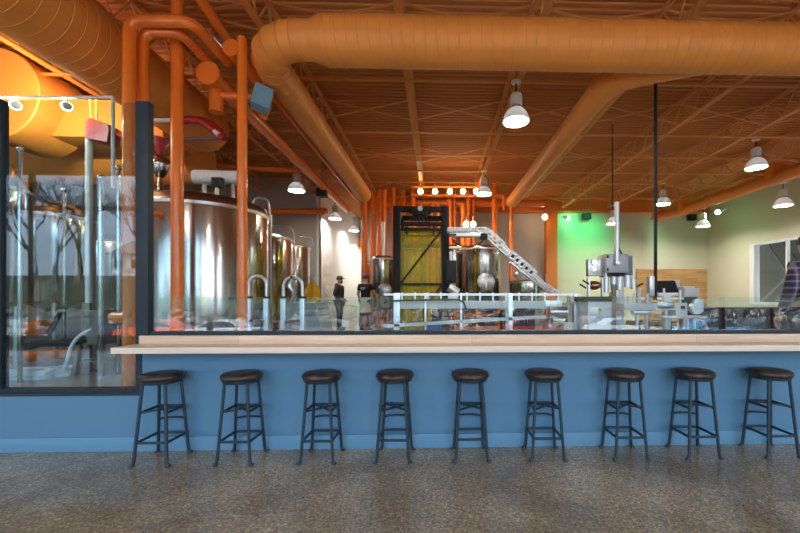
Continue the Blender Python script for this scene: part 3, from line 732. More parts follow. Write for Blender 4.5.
# unseen lamps added over the taproom as fill (same kind, behind the photographer)
for i, (x, y) in enumerate([(-3.4, -1.0), (1.4, -1.0), (6.2, -1.0)]):
    dup(l0, (x, y, 4.25), ['bell-shaped hanging lamp over the taproom, behind the photographer at left', 'bell-shaped hanging lamp over the taproom, behind the photographer', 'bell-shaped hanging lamp over the taproom, behind the photographer at right'][i])
dup(l0, (-8.6, 4.6, 4.25), 'bell-shaped hanging lamp over the far-left fermenter')  # added out of view to brighten the tanks behind the glass screen
dup(l0, (-6.3, 3.95, 4.25), 'bell-shaped hanging lamp just behind the glass screen, left of the frame')  # second unseen lamp added as fill for the same corner
def spot(px_, py_, Y, label, aim=None, energy=0, col=(1, 0.75, 0.42), bulb=None, size=1.0, ang=70):
    p = P(px_, py_, Y); s = size
    t = thing('spotlight', label, 'spotlight', p, 'track spotlights')
    d = (Vector(aim)-p).normalized() if aim is not None else Vector((0, -0.8, -0.6))
    q = d.to_track_quat('Z', 'Y').to_matrix().to_4x4(); Mx = Matrix.Translation(p)@q
    b1 = MB().lathe([(0.001, -0.16*s), (0.045*s, -0.15*s), (0.055*s, -0.05*s), (0.062*s, 0.0), (0.055*s, 0.0), (0.05*s, -0.015*s), (0.001, -0.015*s)], seg=20)
    bmesh.ops.transform(b1.bm, matrix=Mx, verts=b1.bm.verts[:]); part('can', b1, M_whitemetal, t)
    b2 = MB().lathe([(0.001, -0.006*s), (0.03*s, -0.008*s), (0.05*s, -0.012*s)], seg=18)
    b2.ball((0, 0, 0.05*s), 0.068*s); bmesh.ops.transform(b2.bm, matrix=Mx, verts=b2.bm.verts[:])
    part('bulb', b2, bulb or M_spotb, t)
    part('stem', MB().tube([p-d*0.1*s, p-d*0.1*s+Vector((0, 0, 0.14*s))], 0.009*s, 8), M_whitemetal, t)
    if energy:
        li = bpy.data.lights.new('spot_beam', 'SPOT'); li.energy = energy; li.color = col; li.spot_size = math.radians(ang); li.spot_blend = 0.8; li.shadow_soft_size = 0.06
        lo = bpy.data.objects.new('spot_beam', li); COL.objects.link(lo); lo.location = p+d*0.13*s; lo.rotation_euler = d.to_track_quat('-Z', 'Y').to_euler()
    return t
cr = thing('conduit_rail', 'thin white conduit rail carrying two spotlights at upper left', 'rail', P(60, 97, 5.2))
pa, pb_, pc = P(-30, 97, 5.2), P(113, 97.5, 5.2), P(113, 188, 5.2)
part('rod', MB().tube([pa, pb_], 0.022, 10), M_whitemetal, cr)
part('drop', MB().tube([pb_, pc], 0.022, 10), M_whitemetal, cr)
spot(16, 105, 5.2, 'left spotlight on the white conduit rail', P(4, 108, 6.3), 150, size=0.9, ang=140)
spot(67, 106, 5.2, 'right spotlight on the white conduit rail', P(58, 112, 6.5), 150, size=0.9, ang=140)
for i, px_ in enumerate([420.5, 435, 450, 463, 476]):
    spot(px_, 190.5, 12.0, ['leftmost', 'second', 'middle', 'fourth', 'rightmost'][i]+' of five bright spotlights above the black-framed machine', (P(px_, 250, 10).x, 9.0, 1.0), 60, size=1.15)
a, b_ = P(412, 187, 12.0), P(484, 186.5, 12.0)
hang(solo('spotlight_rail', MB().tube([a, b_], 0.03, 10), M_pipe, 'orange rail carrying five bright spotlights', 'rail'), [(a.x+0.2, 12.0, a.z), (b_.x-0.2, 12.0, b_.z)])
spot(466, 223.5, 13.0, 'left of two low spotlights in front of the rear pipes', (0.5, 9, 1), 30, size=1.4)
spot(473, 223.5, 13.0, 'right of two low spotlights in front of the rear pipes', (1.2, 9, 1), 30, size=1.4)
spot(545, 216, 14.9, 'spotlight on the orange column', (3.0, 12, 0.5), 40, size=1.5)
spot(567, 217.5, 15.3, 'small green spotlight high on the back wall', P(592, 224, YB), 0, bulb=M_spotg, size=1.2)
spot(720, 211, 13.2, 'green spotlight on the corner track', P(703, 219, 13.6), 90, (0.25, 1, 0.5), M_spotg, 1.3, 80)
# green wash on the back wall
g = P(600, 214, 14.7)
li = bpy.data.lights.new('green_wash', 'SPOT'); li.energy = 150; li.color = (0.0, 1.0, 0.32); li.spot_size = math.radians(105); li.spot_blend = 1.0; li.shadow_soft_size = 0.08
lo = bpy.data.objects.new('green_wash', li); COL.objects.link(lo); lo.location = (g.x-0.3, 14.1, g.z+0.1); lo.rotation_euler = (Vector((0.05, 1, -0.75))).to_track_quat('-Z', 'Y').to_euler()
for (px_, py_, Y, w, lb) in [(586.5, 216.5, 15.4, 0.34, 'small black speaker on the green-lit wall'), (692, 217.5, 15.4, 0.30, 'small black speaker beside the green-tinted lamp'), (322, 193, 10.5, 0.26, 'black speaker hanging under the joists above the tall tanks')]:
    p = P(px_, py_, Y)
    t = thing('loudspeaker', lb, 'speaker', (p.x, p.y, p.z-0.1), 'small black ceiling speakers')
    part('cabinet', MB().box(p.x-w/2, p.x+w/2, Y-0.1, Y+0.12, p.z-0.12, p.z+0.12, 0.012), M_blk, t)
    part('grille', MB().box(p.x-w/2+0.02, p.x+w/2-0.02, Y-0.108, Y-0.1, p.z-0.1, p.z+0.1), M_blkrub, t)
    part('bracket', MB().box(p.x-0.02, p.x+0.02, Y+0.04, Y+0.08, p.z+0.12, ZD+0.01), M_steel2, t)

# ------------------------------------------------------------------ tanks
def tank(label, c, R, z0, z1, dome=0.22, legs=4, name='brewing_tank', m=None, rim=True, group='stainless brewing tanks', lid_mat=None, cone=0.25, band=0.0):
    x, y = c; t = thing(name, label, 'tank', (x, y, ZB), group)
    part('shell', MB().lathe([(0.05, z0-cone), (R*0.6, z0-cone*0.35), (R*0.96, z0-0.03), (R, z0), (R, z1-0.03), (R*0.995, z1)], (x, y, 0), seg=64), m or M_steel, t, ang=50)
    part('lid', MB().lathe([(R*0.995, z1), (R*(0.975 if band else 0.97), z1+max(band, dome*0.15)), (R*0.9, z1+max(band+0.03, dome*0.35)), (R*0.62, z1+dome*0.75), (R*0.28, z1+dome*0.97), (0.001, z1+dome)], (x, y, 0), seg=64), lid_mat or m or M_steel, t, ang=60)
    if rim: part('rim', MB().lathe([(R, z1-0.05), (R+0.018, z1-0.04), (R+0.018, z1+0.005), (R*0.99, z1+0.012)], (x, y, 0), seg=64), M_steel2, t, ang=60)
    for k in range(legs):
        a = 2*PI*(k+0.5)/legs
        part('leg', MB().tube([(x+R*0.72*math.cos(a), y+R*0.72*math.sin(a), z0-0.05), (x+R*0.72*math.cos(a), y+R*0.72*math.sin(a), ZB)], 0.04, 12), M_steel2, t)
    return t
M_lid = mat('dark_copper_lid', (0.30, 0.20, 0.15), 0.3, 1.0)
A = tank('largest stainless brew kettle, right of the dark post, with dark lid', (-3.86, 6.32), 0.95, 0.62, 2.645, 0.28, lid_mat=M_lid, band=0.12)
part('handrail', MB().tube([P(252, 209, 6.8), P(254, 196.5, 6.8), P(268, 199, 6.9), P(270.5, 222, 7.0)], 0.022, 10, 0.1), M_steel2, A)
part('side_pipe', MB().tube([P(270.5, 215, 7.0), P(270.5, 335, 7.0)], 0.028, 10), M_steel2, A)
part('port', MB().tube([P(150, 213, 5.25), P(166, 215, 5.45)], 0.05, 14), M_pipe, A, 'short orange pipe stub entering the kettle')
B = tank('tall steel tank next to the largest kettle, middle of the three', (-4.5, 9.1), 0.95, 0.7, 2.66, 0.14)
part('handrail', MB().tube([P(272, 226, 8.6), P(290, 226.5, 8.7), P(293.5, 234, 8.9), P(294, 244, 8.9)], 0.02, 10, 0.1), M_steel2, B)
C_ = tank('farthest of the three tall tanks beside the grey wall', (-4.92, 11.7), 0.92, 0.7, 2.80, 0.14)
part('handrail', MB().tube([P(300, 237, 11.0), P(312, 238, 11.1), P(313, 246, 11.1)], 0.02, 10, 0.1), M_steel2, C_)
D = tank('tall fermenter behind the glass screen at the far left edge', (-6.35, 5.2), 0.60, 1.18, 2.75, 0.55, 4)
dm = P(8, 172, 4.75)
part('manway', MB().lathe([(0.22, 0), (0.26, 0.0), (0.26, 0.05), (0.22, 0.05)], (dm.x-0.1, 4.6, dm.z), 'Y', 28), M_steel2, D)
E = tank('steel tank partly hidden behind the white vertical pipe, left window', (-7.0, 7.0), 0.55, 1.2, 2.7, 0.3)
tank('steel tank between the glass screen pipes, just left of the dark post', (-8.4, 9.8), 0.7, 1.0, 2.6, 0.3)
# middle tanks
def manway(t, px_, py_, Y, r_):
    p = P(px_, py_, Y)
    part('manway', MB().lathe([(0.001, -0.05), (r_*0.6, -0.045), (r_*0.85, -0.03), (r_, -0.02), (r_, 0.1)], tuple(p), 'Y', 30), M_steel2, t, ang=50)
    mb = MB()
    for k in range(3):
        a = 2*PI*k/3+0.5
        mb.bar(p+Vector((0, -0.06, 0)), p+Vector((r_*0.8*math.cos(a), -0.06, r_*0.8*math.sin(a))), 0.02)
    part('hand_wheel', mb, M_steel, t)
c = P(482, 280, 12)
T = tank('steel tank with a round manway under the slanting can chute', (c.x, 12), px2m(19, 12), 0.9, P(482, 250, 12).z, 0.16)
manway(T, 486, 281.5, 11.35, 0.27)
for k, px_ in enumerate((470, 478, 492)):
    part('nozzle', MB().tube([P(px_, 250, 12), P(px_, 245.5, 12)], 0.04, 10), M_steel2, T)
c = P(456, 280, 12.75)
T2 = tank('steel tank tucked behind the black control box', (c.x-0.1, 12.75), px2m(12, 13), 0.9, P(456, 250, 13).z, 0.15)
c = P(383.5, 280, 12.85)
T3 = tank('steel tank beside the person in the black tee', (c.x, 12.85), px2m(11.5, 12.85), 0.9, P(383, 259, 12.85).z, 0.14)
part('vent_pipe', MB().tube([(c.x, 12.85, P(383, 258, 12.85).z), (c.x, 12.85, P(383, 222, 12.85).z)], 0.055, 14), M_alu, T3)
manway(T3, 384.5, 290, 12.42, 0.23)
c = P(415, 280, 12.4)
tank('steel tank seen through the yellow panels of the black-framed machine', (c.x, 12.4), px2m(11, 12.4), 0.9, P(415, 250, 12.4).z, 0.14)
c = P(367, 280, 14.2)
tank('slim steel tank between the hallway and the person in the black tee', (c.x, 14.25), px2m(4.5, 14.2), 0.8, P(367, 263, 14.2).z, 0.08)
c = P(526.5, 290, 11.5)
T4 = tank('low steel tank behind the slanting can chute', (c.x, 11.5), px2m(17, 11.5), 0.8, P(527, 282, 11.5).z, 0.1)
part('hoop', MB().tube([P(540, 284, 11.0), P(540, 274.5, 11.0), P(546, 274.5, 11.0), P(546, 298, 11.0)], 0.025, 8, 0.05), M_steel2, T4)
part('valve', MB().ball(P(518, 275, 11.4), 0.12).tube([P(518, 279, 11.4), P(518, 270, 11.4)], 0.04, 10), M_steel2, T4)
c = P(503, 290, 13.5)
T5 = solo('steel_column', MB().tube([P(499, 262, 12.9), P(499, 330, 12.9)], 0.05, 12).ball(P(499, 262, 12.9), 0.1), M_steel2, 'thin steel fitting column between two rear tanks', 'column')

# ------------------------------------------------------------------ white wrapped duct, hopper on the kettle
a, b_ = P(195, 177, 6.25), P(240, 178, 6.25)
w = thing('wrapped_duct', 'white wrapped duct lying above the largest kettle', 'duct', (a.x, 6.25, a.z-0.15))
part('wrap', MB().tube([a, a+(b_-a)*0.3, a+(b_-a)*0.7, b_], [0.115, 0.12, 0.112, 0.118], 20), M_wrap, w)
for xx_ in (a.x+0.15, b_.x-0.12): part('support', MB().tube([(xx_, 6.25, a.z), (xx_, 6.25, 2.72)], 0.03, 10), M_steel2, w)
c = P(218, 183, 6.0)
k = thing('control_box', 'small black control box in front of the white wrapped duct', 'box', (c.x, 6.0, c.z-0.09))
part('housing', MB().box(c.x-0.08, c.x+0.08, 5.95, 6.05, c.z-0.08, c.z+0.08, 0.008), M_blk, k)
part('stand', MB().tube([(c.x-0.02, 6.0, c.z-0.08), (c.x-0.02, 6.0, 2.74)], 0.03, 10), M_steel2, k)
c = P(160.5, 175, 6.0)
k = thing('grain_hopper', 'stainless hopper above the kettle, just right of the dark post', 'hopper', (c.x, 6.0, 2.7))
part('bowl', MB().lathe([(0.04, P(160, 178, 6).z), (0.10, P(160, 172, 6).z), (0.135, P(160, 166, 6).z), (0.135, P(160, 160, 6).z), (0.10, P(160, 158, 6).z)], (c.x, 6.0, 0), seg=24), M_steel, k, ang=60)
part('throat', MB().lathe([(0.12, 2.72), (0.11, 2.85), (0.05, 2.95), (0.04, P(160, 178, 6).z)], (c.x, 6.0, 0), seg=24), M_steel, k, ang=60)

# red grain conveyor pieces
Yr = 5.6
k = thing('red_hopper', 'red angled hopper box on top of the white vertical pipe', 'hopper', P(88, 142, Yr))
poly = [P(85.5, 121, Yr), P(90, 117.5, Yr), P(107.5, 124, Yr), P(108.5, 130, Yr), P(106.5, 142, Yr), P(101, 141, Yr), P(85, 138, Yr)]
part('box', MB().prism(poly, (0, 0.22, 0)), M_red, k)
part('joint', MB().tube([P(107, 129, Yr+0.1), P(115, 132, Yr+0.1)], 0.035, 12), M_steel2, k)
part('arm', MB().tube([P(114, 131.5, Yr+0.1), P(126, 137.5, Yr+0.1)], [0.03, 0.065], 12), M_red, k)
part('hanger', MB().rod(P(91, 119, Yr+0.1), P(90, 98, Yr+0.1), 0.012).rod(P(97, 121, Yr+0.1), P(96, 99, Yr+0.1), 0.012), M_duct, k)
pv1, pv2 = P(89, 139, Yr+0.1), P(89, 309, Yr+0.1)
solo('white_pipe', MB().tube([(pv1.x, Yr+0.1, ZB), (pv1.x, Yr+0.1, pv1.z)], 0.045, 16), M_whiteplas, 'white vertical pipe under the red hopper box', 'pipe')
k = thing('red_feed_pipe', 'curved red feed pipe under the wide duct, near the vertical orange pipes', 'pipe', P(200, 142, 6.0))
part('tube', MB().tube([P(178, 122, 6.0), P(190, 119.5, 6.0), P(202, 121, 6.0), P(212, 126.5, 6.0), P(219, 133, 6.0), P(225, 139, 6.0)], [0.05, 0.065, 0.07, 0.085, 0.085, 0.05], 16), M_red, k)
part('flange', MB().tube([P(215, 131, 5.95), P(219, 135, 5.95)], 0.045, 12), M_whiteplas, k)
part('rod', MB().tube([P(155, 138.5, 6.05), P(222, 139, 6.05)], 0.02, 8), mat('purple_rod', (0.12, 0.08, 0.16), 0.4), k)
part('funnel', MB().lathe([(0.045, P(158, 153, 6).z), (0.05, P(158, 148, 6).z), (0.15, P(158, 138, 6).z), (0.15, P(158, 136.5, 6).z)], (P(159, 145, 6.1).x, 6.1, 0), seg=20), M_red, k)
solo('white_rod', MB().tube([P(150, 120.5, 5.6), P(176, 120.5, 5.6)], 0.03, 10), M_whitemetal, 'short white rod above the red funnel, beside the dark post', 'rod')
# steel pipes behind the glass screen
for px_, yt, yb, Y, r_, lb in [(101, 178, 352, 5.3, 0.035, 'slim steel pipe right of the white vertical pipe'), (118.5, 168, 345, 5.4, 0.026, 'steel pipe with a round top, beside the leftmost orange pipe'), (20, 150, 340, 4.9, 0.024, 'thin steel pipe in front of the far-left fermenter'), (64, 190, 318, 6.4, 0.028, 'thin steel pipe between far-left fermenter and white pipe')]:
    p = P(px_, yt, Y)
    solo('steel_pipe', MB().tube([(p.x, Y, ZB), (p.x, Y, p.z)], r_, 12).ball((p.x, Y, p.z), r_*1.6), M_steel, lb, 'pipe', 'steel pipes behind the glass screen')
# orange low pipe, dark hoses, tubs on the floor
a, b_ = G(0, 362, ZB+0.16), G(82, 352, ZB+0.16)
pipe('low orange pipe lying near the floor behind the glass screen', [a+Vector((-0.5, 0, 0)), b_], 0.085)
pipe('low orange pipe lying farther back under the tanks', [P(28, 329, 6.2), P(48, 327, 6.2)], 0.12)
solo('hose', MB().tube([P(26, 347, 5.2), P(40, 343, 5.2), P(70, 343, 5.2), P(86, 339, 5.3)], 0.05, 12, 0.2), M_blkrub, 'thick black hose lying behind the glass screen', 'hose')
solo('hose', MB().tube([P(47, 335, 5.6), P(56, 322, 5.6), P(62, 306, 5.7)], 0.03, 10, 0.2), M_blkrub, 'slanting black hose under the left tanks', 'hose')
tubs = [(26, 374, 0.16, 'leftmost white round tub on the floor behind the glass'), (42, 374, 0.17, 'middle white round tub on the floor behind the glass'), (64, 371.5, 0.15, 'white round tub holding the hose end')]
tb = None
for i, (px_, py_, r_, lb) in enumerate(tubs):
    g_ = G(px_, py_+4, ZB)
    t = thing('tub', lb, 'tub', g_, 'white tubs on the brewery floor')
    part('bucket', MB().lathe([(0.001, ZB), (r_*0.92, ZB), (r_, ZB+0.10), (r_*1.04, ZB+0.105), (r_*1.04, ZB+0.125), (r_*0.96, ZB+0.125), (r_*0.9, ZB+0.02), (0.001, ZB+0.02)], (g_.x, g_.y, 0), seg=28), M_whiteplas, t)
    part('handle', MB().tube([(g_.x-r_*1.04, g_.y, ZB+0.1), (g_.x-r_*0.9, g_.y-r_*0.7, ZB+0.07), (g_.x, g_.y-r_*1.08, ZB+0.05), (g_.x+r_*0.9, g_.y-r_*0.7, ZB+0.07), (g_.x+r_*1.04, g_.y, ZB+0.1)], 0.006, 6), M_steel2, t)
solo('hose', MB().tube([G(65, 375, ZB)+Vector((0, 0, 0.05)), P(66, 366, 5.0), P(70, 348, 5.0), P(78, 336, 5.05), P(92, 329, 5.1)], 0.02, 12, 0.25), M_whiteplas, 'white hose curving up out of the tub', 'hose')
# taupe stand
g_ = G(99, 373, ZB)
k = thing('barrel_stand', 'taupe barrel on a four-legged stand behind the glass screen', 'stand', g_)
zt_ = P(99, 310, g_.y).z; zm = P(99, 343, g_.y).z
part('drum', MB().lathe([(0.001, zm), (0.21, zm), (0.215, zm+0.03), (0.185, zt_-0.02), (0.17, zt_), (0.001, zt_)], (g_.x+0.02, g_.y, 0), seg=30), M_taupe, k)
for sx in (-1, 1):
    for sy in (-1, 1):
        part('leg', MB().bar((g_.x+0.02+sx*0.15, g_.y+sy*0.15, zm), (g_.x+0.02+sx*0.2, g_.y+sy*0.18, ZB), 0.055), M_taupe, k)
part('shelf', MB().box(g_.x-0.15, g_.x+0.19, g_.y-0.15, g_.y+0.15, ZB+0.18, ZB+0.21), M_taupe, k)
part('back_board', MB().box(g_.x-0.28, g_.x-0.18, g_.y+0.05, g_.y+0.1, ZB, P(90, 303, g_.y).z), M_taupe, k)

# ------------------------------------------------------------------ ladders
def ladder(px_l, px_r, ytop, Y, lb, steps):
    a, b_ = P(px_l, 297, Y), P(px_r, 297, Y); zt_ = P(px_l, ytop, Y).z; w = b_.x-a.x
    t = thing('step_ladder', lb, 'ladder', ((a.x+b_.x)/2, Y, ZB), 'aluminium ladders with hooped handrails')
    zs = zt_-w/2
    arc = [(a.x+w/2-w/2*math.cos(PI*i/10), Y, zs+w/2*math.sin(PI*i/10)) for i in range(11)]
    part('hoop', MB().tube([(a.x, Y, 1.25)]+arc+[(b_.x, Y, 1.25)], 0.024, 14), M_alu, t, ang=60)
    for x in (a.x, b_.x):
        part('rail', MB().box(x-0.035, x+0.035, Y-0.03, Y+0.03, ZB, 1.235, 0.005), M_alu, t)
        part('clamp', MB().box(x-0.045, x+0.045, Y-0.04, Y+0.04, 1.225, 1.262, 0.006), M_blk, t)
    for z in steps:
        part('step', MB().box(a.x+0.036, b_.x-0.036, Y-0.06, Y+0.12, z-0.02, z+0.015, 0.004), M_blkrub if z > 0.5 else M_alu, t)
    return t
ladder(249, 266.5, 276, 5.6, 'aluminium ladder with hooped handrail beside the orange pipe', [0.4, 0.65, 0.9])
ladder(283.5, 302.5, 277, 5.7, 'aluminium ladder with hooped handrail, right one with black steps', [0.5, 0.72, 0.88])
k = thing('safety_harness', 'bundle of grey straps hung on the right ladder hoop', 'straps', P(292, 300, 5.66))
part('bundle', MB().tube([P(292.5, 279, 5.62), P(290, 286, 5.62), P(294, 293, 5.62), P(291, 305, 5.62)], [0.02, 0.06, 0.035, 0.015], 10), M_steel2, k)
part('hook', MB().tube([P(291, 276.5, 5.66), P(293, 280, 5.62)], 0.015, 8), M_blk, k)
# grey sloped bin, yellow coat on stand
Yg = 6.6
k = thing('sloped_bin', 'grey-green sloped bin right of the ladders', 'bin', P(298, 334, Yg))
z0_, z1_ = ZB, P(300, 304, Yg).z
poly = [(P(283, 300, Yg).x, Yg, z0_), (P(326, 300, Yg).x, Yg, z0_), (P(317, 300, Yg).x, Yg, z1_-0.05), (P(315, 300, Yg).x, Yg, z1_), (P(286, 300, Yg).x, Yg, z1_)]
part('body', MB().prism(poly, (0, 0.7, 0)), M_greytarp, k)
part('rim', MB().box(P(284, 300, Yg).x, P(317, 300, Yg).x, Yg-0.03, Yg+0.73, z1_, z1_+0.03, 0.006), M_greytarp, k)
Yc_ = 8.6
st = thing('coat_stand', 'grey stand holding the yellow coat beside the white hallway wall', 'stand', (P(313.5, 300, Yc_).x, Yc_+0.12, ZB))
xx = P(313.5, 300, Yc_).x
part('pole', MB().tube([(xx, Yc_+0.12, ZB), (xx, Yc_+0.12, P(313, 276, Yc_).z)], 0.025, 10), M_steel2, st)
part('base', MB().lathe([(0.001, ZB), (0.2, ZB), (0.2, ZB+0.02), (0.03, ZB+0.04)], (xx, Yc_+0.12, 0), seg=24), M_steel2, st)
part('hook', MB().tube([(xx, Yc_+0.12, P(313, 277, Yc_).z), (xx, Yc_+0.02, P(313, 279, Yc_).z), (xx, Yc_, P(313, 281, Yc_).z)], 0.012, 8), M_steel2, st)
mb = MB(); prof = [(0.03, 281), (0.09, 284), (0.17, 287.5), (0.2, 292), (0.19, 297), (0.2, 303), (0.17, 304.5)]
rings = []
for r_, yy in prof:
    z = P(313, yy, Yc_).z
    rings.append([mb.bm.verts.new((xx-0.02+0.72*r_*(1+0.16*math.sin(5*a_))*math.cos(a_)*1.1, Yc_-0.02+r_*0.42*(1+0.2*math.sin(5*a_+1))*math.sin(a_), z)) for a_ in [2*PI*q/30 for q in range(30)]])
for i in range(len(rings)-1):
    for q in range(30): mb.bm.faces.new((rings[i][q], rings[i][(q+1) % 30], rings[i+1][(q+1) % 30], rings[i+1][q]))
mb.bm.faces.new(rings[0]); mb.bm.faces.new(rings[-1])
coat = thing('raincoat', 'yellow coat hanging on a stand near the hallway', 'coat', (xx, Yc_, P(313, 305, Yc_).z))
part('coat_body', mb, M_yellow, coat, ang=80)
part('sleeve', MB().tube([P(310.5, 287, Yc_), P(307, 290, Yc_-0.05), P(304, 296, Yc_-0.1)], [0.06, 0.055, 0.04], 12), M_yellow, coat, ang=80)

# ------------------------------------------------------------------ black framed machine with yellow panels
Ya, Yb2 = 9.0, 10.2
xa, xb = P(393, 300, Ya).x, P(449, 300, Ya).x
zt_ = P(420, 206, Ya).z; pw = 0.17
mch = thing('depalletizer', 'tall black-framed machine with yellow see-through side panels', 'machine', ((xa+xb)/2, (Ya+Yb2)/2, ZB))
for x in (xa, xb-pw):
    for y in (Ya, Yb2-pw):
        part('post', MB().box(x, x+pw, y, y+pw, ZB, zt_, 0.006), M_blk, mch)
def zz(py_): return P(420, py_, Ya).z
for y, nm in ((Ya, 'front'), (Yb2-pw, 'rear')):
    part('top_beam', MB().box(xa+pw, xb-pw, y+0.01, y+pw-0.01, zz(211), zt_-0.005, 0.005), M_blk, mch)
    part('cross_beam', MB().box(xa+pw, xb-pw, y+0.03, y+pw-0.03, zz(225), zz(221.5), 0.004), M_blk, mch)
    part('cross_beam', MB().box(xa+pw, xb-pw, y+0.03, y+pw-0.03, zz(229.5), zz(227.5), 0.004), M_blk, mch)
    part('cross_beam', MB().box(xa+pw, xb-pw, y+0.03, y+pw-0.03, zz(285), zz(283), 0.004), M_blk, mch)
for x in (xa, xb-pw):
    for z in (zt_-0.14, zz(284)):
        part('side_beam', MB().box(x+0.03, x+pw-0.03, Ya+pw, Yb2-pw, z, z+0.12, 0.004), M_blk, mch)
part('brace', MB().bar((xa+pw, Ya+0.05, zz(284)), (xb-pw, Ya+0.05, zz(229)), 0.045), M_blk, mch)
part('brace', MB().bar((xa+pw+0.35, Ya+0.05, zz(322)), (xb-pw, Ya+0.05, zz(285)), 0.045), M_blk, mch)
part('panel', MB().box(xa+pw, xb-pw, Ya+0.10, Ya+0.106, ZB+0.2, zz(230)), M_yacr, mch, 'yellow see-through front panel')
part('panel', MB().box(xa+pw, xb-pw, Yb2-0.10, Yb2-0.094, ZB+0.2, zz(230)), M_yacr, mch, 'yellow see-through rear panel')
for x in (xa+0.08, xb-0.09):
    part('panel', MB().box(x, x+0.006, Ya+pw, Yb2-pw, ZB+0.2, zz(230)), M_yacr, mch, 'yellow see-through side panel')
h = part('hoist', MB().box((xa+xb)/2-0.2, (xa+xb)/2+0.16, Ya-0.05, Ya+0.2, zz(215), zz(209), 0.01).box((xa+xb)/2-0.28, (xa+xb)/2+0.24, Ya+0.03, Ya+0.12, zz(213), zz(211), 0.005), M_blk, mch)
for dx in (-0.13, -0.05, 0.05, 0.12): part('rod', MB().rod(((xa+xb)/2+dx, Ya+0.05, zz(223)), ((xa+xb)/2+dx, Ya+0.05, zz(211)), 0.02), M_blk, h)
part('gauge', MB().lathe([(0.001, -0.03), (0.06, -0.03), (0.06, 0.02)], ((xa+xb)/2-0.02, Ya-0.05, zz(209)), 'Y', 20), M_alu, h)
for dx in (-0.38, 0.28): part('guide', MB().box((xa+xb)/2+dx, (xa+xb)/2+dx+0.05, Ya+0.05, Ya+0.1, zz(234), zz(222)), M_blk, mch)
# stacks of bare steel shelves inside for depth
part('inner_mast', MB().box((xa+xb)/2-0.03, (xa+xb)/2+0.03, Yb2-0.45, Yb2-0.39, ZB, zz(232)), mat('olive_steel', (0.25, 0.23, 0.08), 0.5), mch)
part('inner_shelf', MB().box(xa+pw+0.05, xb-pw-0.05, Ya+0.25, Yb2-0.3, zz(243), zz(240)), mat('olive_steel', (0.25, 0.23, 0.08), 0.5), mch)
c = P(451, 272, 8.9)
k = thing('control_box', 'black control box on the right side of the black-framed machine', 'box', (c.x, 8.9, c.z-0.27))
part('housing', MB().box(c.x-0.13, c.x+0.12, 8.83, 8.99, zz(283), zz(261), 0.01), M_blk, k)
part('lid', MB().box(c.x-0.10, c.x+0.09, 8.815, 8.83, zz(281), zz(263), 0.004), M_blkrub, k)
part('gland', MB().tube([(c.x, 8.9, zz(261)), (c.x-0.01, 8.9, zz(252))], 0.04, 10), M_alu, k)
c = P(453, 290, 8.7)
k = thing('pump_motor', 'steel motor under the black control box', 'motor', (c.x, 8.7, c.z-0.2))
part('body', MB().tube([P(449, 287, 8.7), P(458, 293, 8.7)], 0.1, 16), M_alu, k)
part('plate', MB().box(P(448, 300, 8.7).x, P(458, 300, 8.7).x, 8.65, 8.75, P(450, 300, 8.7).z, P(450, 294, 8.7).z), M_whitemetal, k)

# can chute
Yk = 8.6
ck = thing('can_chute', 'white ribbed can chute running out and slanting down to the conveyor', 'chute', P(490, 260, Yk))
def chute_seg(a, b_, hw, nm, ribs):
    d = (b_-a); n = d.normalized(); up = Vector((0, 1, 0)).cross(n)
    if up.z < 0: up = -up
    for s_ in (-1, 1):
        for y in (-0.09, 0.09):
            o = part('rail', MB().bar(a+up*s_*hw+Vector((0, y, 0)), b_+up*s_*hw+Vector((0, y, 0)), 0.02, 0.03), M_alu, ck)
    mb = MB(); k_ = int(d.length/0.12)
    for i in range(k_+1):
        p = a+d*(i/max(1, k_))
        mb.box(-0.038, 0.038, -0.11, 0.11, -hw-0.01, hw+0.01, 0.004, Matrix.Translation(p)@n.to_track_quat('X', 'Z').to_matrix().to_4x4())
    if hw > 0.07: part('channel', MB().bar(a, b_, 0.14, 0.05), M_blk, ck)
    if ribs: part('rib', mb, M_whitemetal, o)
    return o
chute_seg(P(449, 230, Yk), P(486, 230, Yk), 0.035, 'a', True)
part('trough', MB().box(P(450, 235, Yk).x, P(486, 235, Yk).x, Yk-0.1, Yk+0.1, P(450, 237, Yk).z, P(450, 233, Yk).z, 0.01), M_alu, ck)
part('underside', MB().box(P(449, 235, Yk).x, P(456, 235, Yk).x, Yk-0.11, Yk+0.09, P(450, 236.5, Yk).z, P(450, 234.5, Yk).z), M_blk, ck)
part('underside', MB().box(P(480, 235, Yk).x, P(487, 235, Yk).x, Yk-0.11, Yk+0.09, P(450, 239, Yk).z, P(450, 234, Yk).z), M_blk, ck)
chute_seg(P(487, 232, Yk), P(502, 245, Yk), 0.06, 'b', True)
chute_seg(P(502, 246, Yk), P(510, 253, Yk), 0.03, 'c', False)
chute_seg(P(510, 254, Yk), P(533, 274, Yk), 0.075, 'd', True)
chute_seg(P(533, 275, Yk), P(548, 289, Yk), 0.03, 'e', False)
chute_seg(P(547, 287, Yk), P(557, 294, Yk), 0.05, 'f', True)
part('tail_tray', MB().bar(P(487, 238, Yk), P(511, 260, Yk), 0.12, 0.03), M_alu, ck)
part('tail_tray', MB().bar(P(510, 262, Yk), P(545, 290, Yk), 0.12, 0.04), M_steel2, ck)
part('support', MB().rod(P(536, 277, Yk), (P(536, 277, Yk).x, Yk, ZB), 0.03), M_steel2, ck)
solo('cable', MB().tube([P(452, 239, 8.5), P(458, 245, 8.5), P(468, 247, 8.5), P(480, 244, 8.5), P(484, 239, 8.5)], 0.018, 8, 0.3), M_blkrub, 'drooping black cable below the can chute', 'cable')

